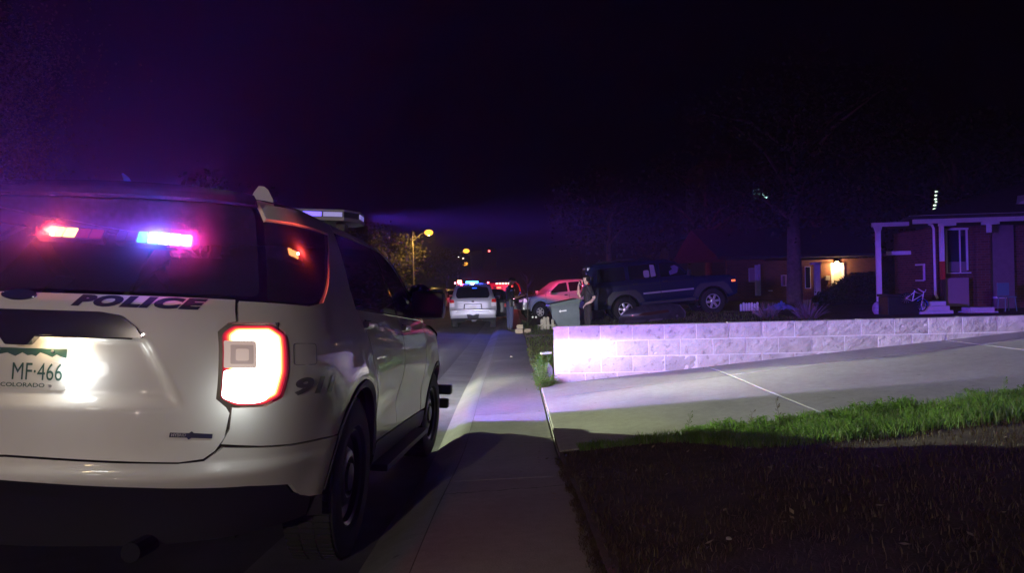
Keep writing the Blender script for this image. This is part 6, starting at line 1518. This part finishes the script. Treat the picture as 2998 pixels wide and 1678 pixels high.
# ---- stand-in tripod lamp, added unseen behind the police SUV for the greenish light
FL = Vector((-5.2, 11.3, 0)); FL.z = road_z(-5.2, 11.3); fl = wroot('added_floodlight', FL, 'added tripod flood lamp, unseen behind the police SUV, standing in for an unknown source', 'added_floodlight')
for a in (0, 2.09, 4.19): mb = MB(); mb.tube([(.45*math.cos(a), .45*math.sin(a), 0), (0, 0, .85)], .015, 6); mb.build('leg', M_steel, fl)
mb = MB(); mb.tube([(0, 0, .8), (0, 0, 1.25)], .018, 8); mb.build('mast', M_steel, fl)
hd_ = empty('lamp_head'); hd_.parent = fl; hd_.location = (0, 0, 1.35); hd_.rotation_euler = (0, 0, R_(-45))
mb = MB(); mb.box(-.04, .05, -.16, .16, -.11, .11, bev=.015); o = mb.build('casing', M_black, hd_); o.rotation_euler = (0, 0, 0)
mb = MB(); mb.box(.052, .056, -.14, .14, -.09, .09); mb.build('lens', emis('added_flood_lens', (.95, 1, .8), 20), hd_)

# ================================================================== LIGHTS AT THEIR FIXTURES, AND ADDED GLOW LAMPS
def LW(p): return SUVM @ Vector(p)
# rear flashers just behind the tinted glass: wide flat beams to the rear
FLAT = [(-90, .0), (-14, .0), (-9, .12), (-4, 1), (5, 1), (9, .5), (14, .10), (22, .01), (40, .0), (90, .0)]
REAR = [(-180, 1), (-150, 1), (-120, .2), (-100, 0), (135, 0), (141, .02), (146, .12), (150.5, 1), (180, 1)]
lamp('rear_blue_beam', 'POINT', Bn(.27, 1.440, .016), 20000, (.10, .07, 1), size=.012, band=FLAT, az=REAR, parent=suv)
lamp('rear_red_beam', 'POINT', Bn(.328, 1.436, .016), 7000, (1, .03, .45), size=.012, band=FLAT, az=REAR, parent=suv)
lamp('rear_left_red_beam', 'POINT', Bn(-.045, 1.454, .016), 1700, (1, .05, .20), size=.012, band=FLAT, az=REAR, parent=suv)
lamp('blue_glow', 'POINT', Bn(.262, 1.436, .018), 26, (.08, .12, 1), size=.007, parent=suv)  # four small extra lamps, added to spread a lens-like halo over the glass
lamp('magenta_glow', 'POINT', Bn(.333, 1.432, .018), 24, (1, .04, .35), size=.007, parent=suv)
lamp('red_glow', 'POINT', Bn(-.035, 1.452, .018), 15, (1, .08, .05), size=.007, parent=suv)
lamp('quarter_glow', 'POINT', Bn(.688, 1.436, .018), 2.6, (1, .06, .05), size=.007, parent=suv)
lamp('quarter_red_beam', 'POINT', Bn(.72, 1.455, -.035), .3, (1, .06, .06), size=.012, parent=suv)
# white flasher and reverse lamps
lamp('plate_flash_beam', 'POINT', LW((.19, -1.20, .925)), .28, (1, .97, .9), size=.03)
lamp('reverse_beam', 'POINT', LW((.80, -.99, .835)), .5, (.92, 1, .96), size=.008)
lamp('plate_lamp_beam', 'POINT', LW((.10, -1.045, 1.015)), .4, (1, .72, .38), size=.02)
# head lamps: low beam with a sharp cut-off, kicked up towards the kerb
LOW = [(-90, .0), (-40, .01), (-22, .07), (-12, .22), (-8, .5), (-5, .75), (-2, 1), (.6, 1), (1.4, .25), (2.4, .02), (6, .0), (90, 0)]
LOWR = [(-90, .0), (-40, .0), (-20, .03), (-8, .3), (-3, .8), (3, 1), (6, .9), (9, .04), (90, 0)]
hp = LW((.90, 3.98, .84))
lamp('head_lamp_beam', 'POINT', hp, 9500, (.96, .97, 1), size=.05, band=LOW, az=[(-180, 0), (-40, 0), (-25, .01), (-10, .12), (-5, 1), (1, 1), (3.5, .85), (6, .4), (9, .10), (16, .05), (28, .05), (37, .075), (47, .085), (55, .045), (66, .012), (85, .002), (95, 0), (180, 0)])
lamp('kerb_side_beam', 'POINT', hp, 3600, (.97, 1, .96), size=.05, band=LOWR, az=[(-180, 0), (5, 0), (8.5, 1), (14, 1), (16.5, .15), (21, 0), (180, 0)])
# red and blue corner flashers, shaded to the rear by their housing
CORN = [(-90, .05), (-45, .2), (-22, .5), (-10, 1), (5, .8), (12, .3), (20, .02), (90, .0)]
cp = LW((.86, 4.00, .98))
AZ = [(-180, 0), (-60, 0), (-40, .4), (0, .9), (30, .9), (60, 1), (103, 1), (104.4, 0), (180, 0)]
lamp('corner_blue_beam', 'POINT', cp, 800, (.13, .12, 1), size=.02, band=CORN, az=AZ)
lamp('corner_red_beam', 'POINT', cp + Vector((-.02, .03, 0)), 190, (1, .06, .22), size=.02, band=CORN, az=AZ)
lamp('corner_white_beam', 'POINT', cp + Vector((.0, .02, -.03)), 2300, (.95, 1, .92), size=.02, band=[(-90, .0), (-45, .015), (-24, .07), (-14, .25), (-8, 1), (5, .8), (12, .3), (20, .02), (90, 0)], az=[(-180, 0), (-60, 0), (-40, .0), (30, .02), (48, .07), (60, .10), (70, .32), (80, 1), (88, .75), (97, .38), (103, .35), (104.4, 0), (180, 0)])
# roof light bar: far-reaching flat red and blue beams ahead and to the side
BARB = [(-90, .0), (-35, .0), (-20, .03), (-13, .10), (-8.5, .22), (-6, .6), (-4.6, 1), (-3, 1), (1, .9), (3.5, .25), (6, .03), (9, .0), (90, .0)]
AZB = [(-180, 0), (-70, 0), (-9, .0), (-4, .35), (0, .35), (3, .0), (12, .04), (22, .5), (36, 1), (95, 1), (115, .3), (130, 0), (180, 0)]
bp3 = LW((.62, 1.52, 1.93))
lamp('bar_blue_beam', 'POINT', bp3, 10500, (.055, .045, 1), size=.03, band=BARB, az=AZB)
lamp('bar_red_beam', 'POINT', bp3 + Vector((-.06, .02, 0)), 1500, (1, .03, .20), size=.03, band=BARB, az=AZB)
lamp('light_bar_beam', 'POINT', LW((-.5, 1.12, 1.93)), 18, (.20, .06, 1), size=.05)
# silver SUV flashers
lamp('roof_blue_beam', 'POINT', (sx-.05, 28.4, z0+1.98), 500, (.05, .10, 1), size=.05)
lamp('roof_red_beam', 'POINT', (sx-.54, 28.5, z0+2.02), 7500, (1, .04, .08), size=.05, band=[(-90, 0), (-35, .1), (-14, .6), (0, 1), (12, .4), (30, .05), (90, 0)], az=[(-180, .01), (22, .01), (31, 1), (50, 1), (57, .01), (180, .01)])
lamp('roof_side_blue', 'POINT', (sx+.10, 28.5, z0+2.02), 450, (.08, .06, 1), size=.05, band=[(-90, 0), (-35, .1), (-14, .6), (0, 1), (12, .4), (30, .05), (90, 0)], az=[(-180, .0), (22, .0), (31, 1), (50, 1), (57, .0), (180, .0)])
lamp('engine_red_beam', 'POINT', fe.location + Vector((.9, -2.5, 1.8)), 900, (1, .05, .12), size=.1, band=CORN)
# warm porch lamp
lamp('porch_lamp_beam', 'POINT', pl2 + Vector((.05, .12, -.12)), 110, (1, .62, .26), size=.08)
# beam of the added tripod flood lamp
lamp('added_flood_beam', 'SPOT', FL + Vector((.10, -.10, 1.36)), 6600, (.88, 1, .66), size=.04, aim=(1.0, -.75, -.10), spot=100, blend=.5, band=[(-90, .2), (-25, .25), (-12, .45), (-9, 1), (0, 1), (3, .5), (6, .05), (10, 0), (90, 0)], az=[(-180, 0), (84, 0), (98, .9), (140, 1), (149, .1), (152, 0), (180, 0)])

# thin haze added to stand in for lens flare around the lamps
hz = MB(); hz.box(-440, 440, -62, 720, -2.2, 42); m = bpy.data.materials.new('flare_haze'); m.use_nodes = True; n = m.node_tree.nodes; n.remove(n['Principled BSDF'])
pv = n.new('ShaderNodeVolumePrincipled'); pv.inputs['Color'].default_value = (.9, .9, .95, 1); pv.inputs['Density'].default_value = .00048; m.node_tree.links.new(pv.outputs[0], n['Material Output'].inputs['Volume'])
o = hz.build('haze', m); o['kind'] = 'stuff'; o['label'] = 'thin haze added over the street in place of lens flare'
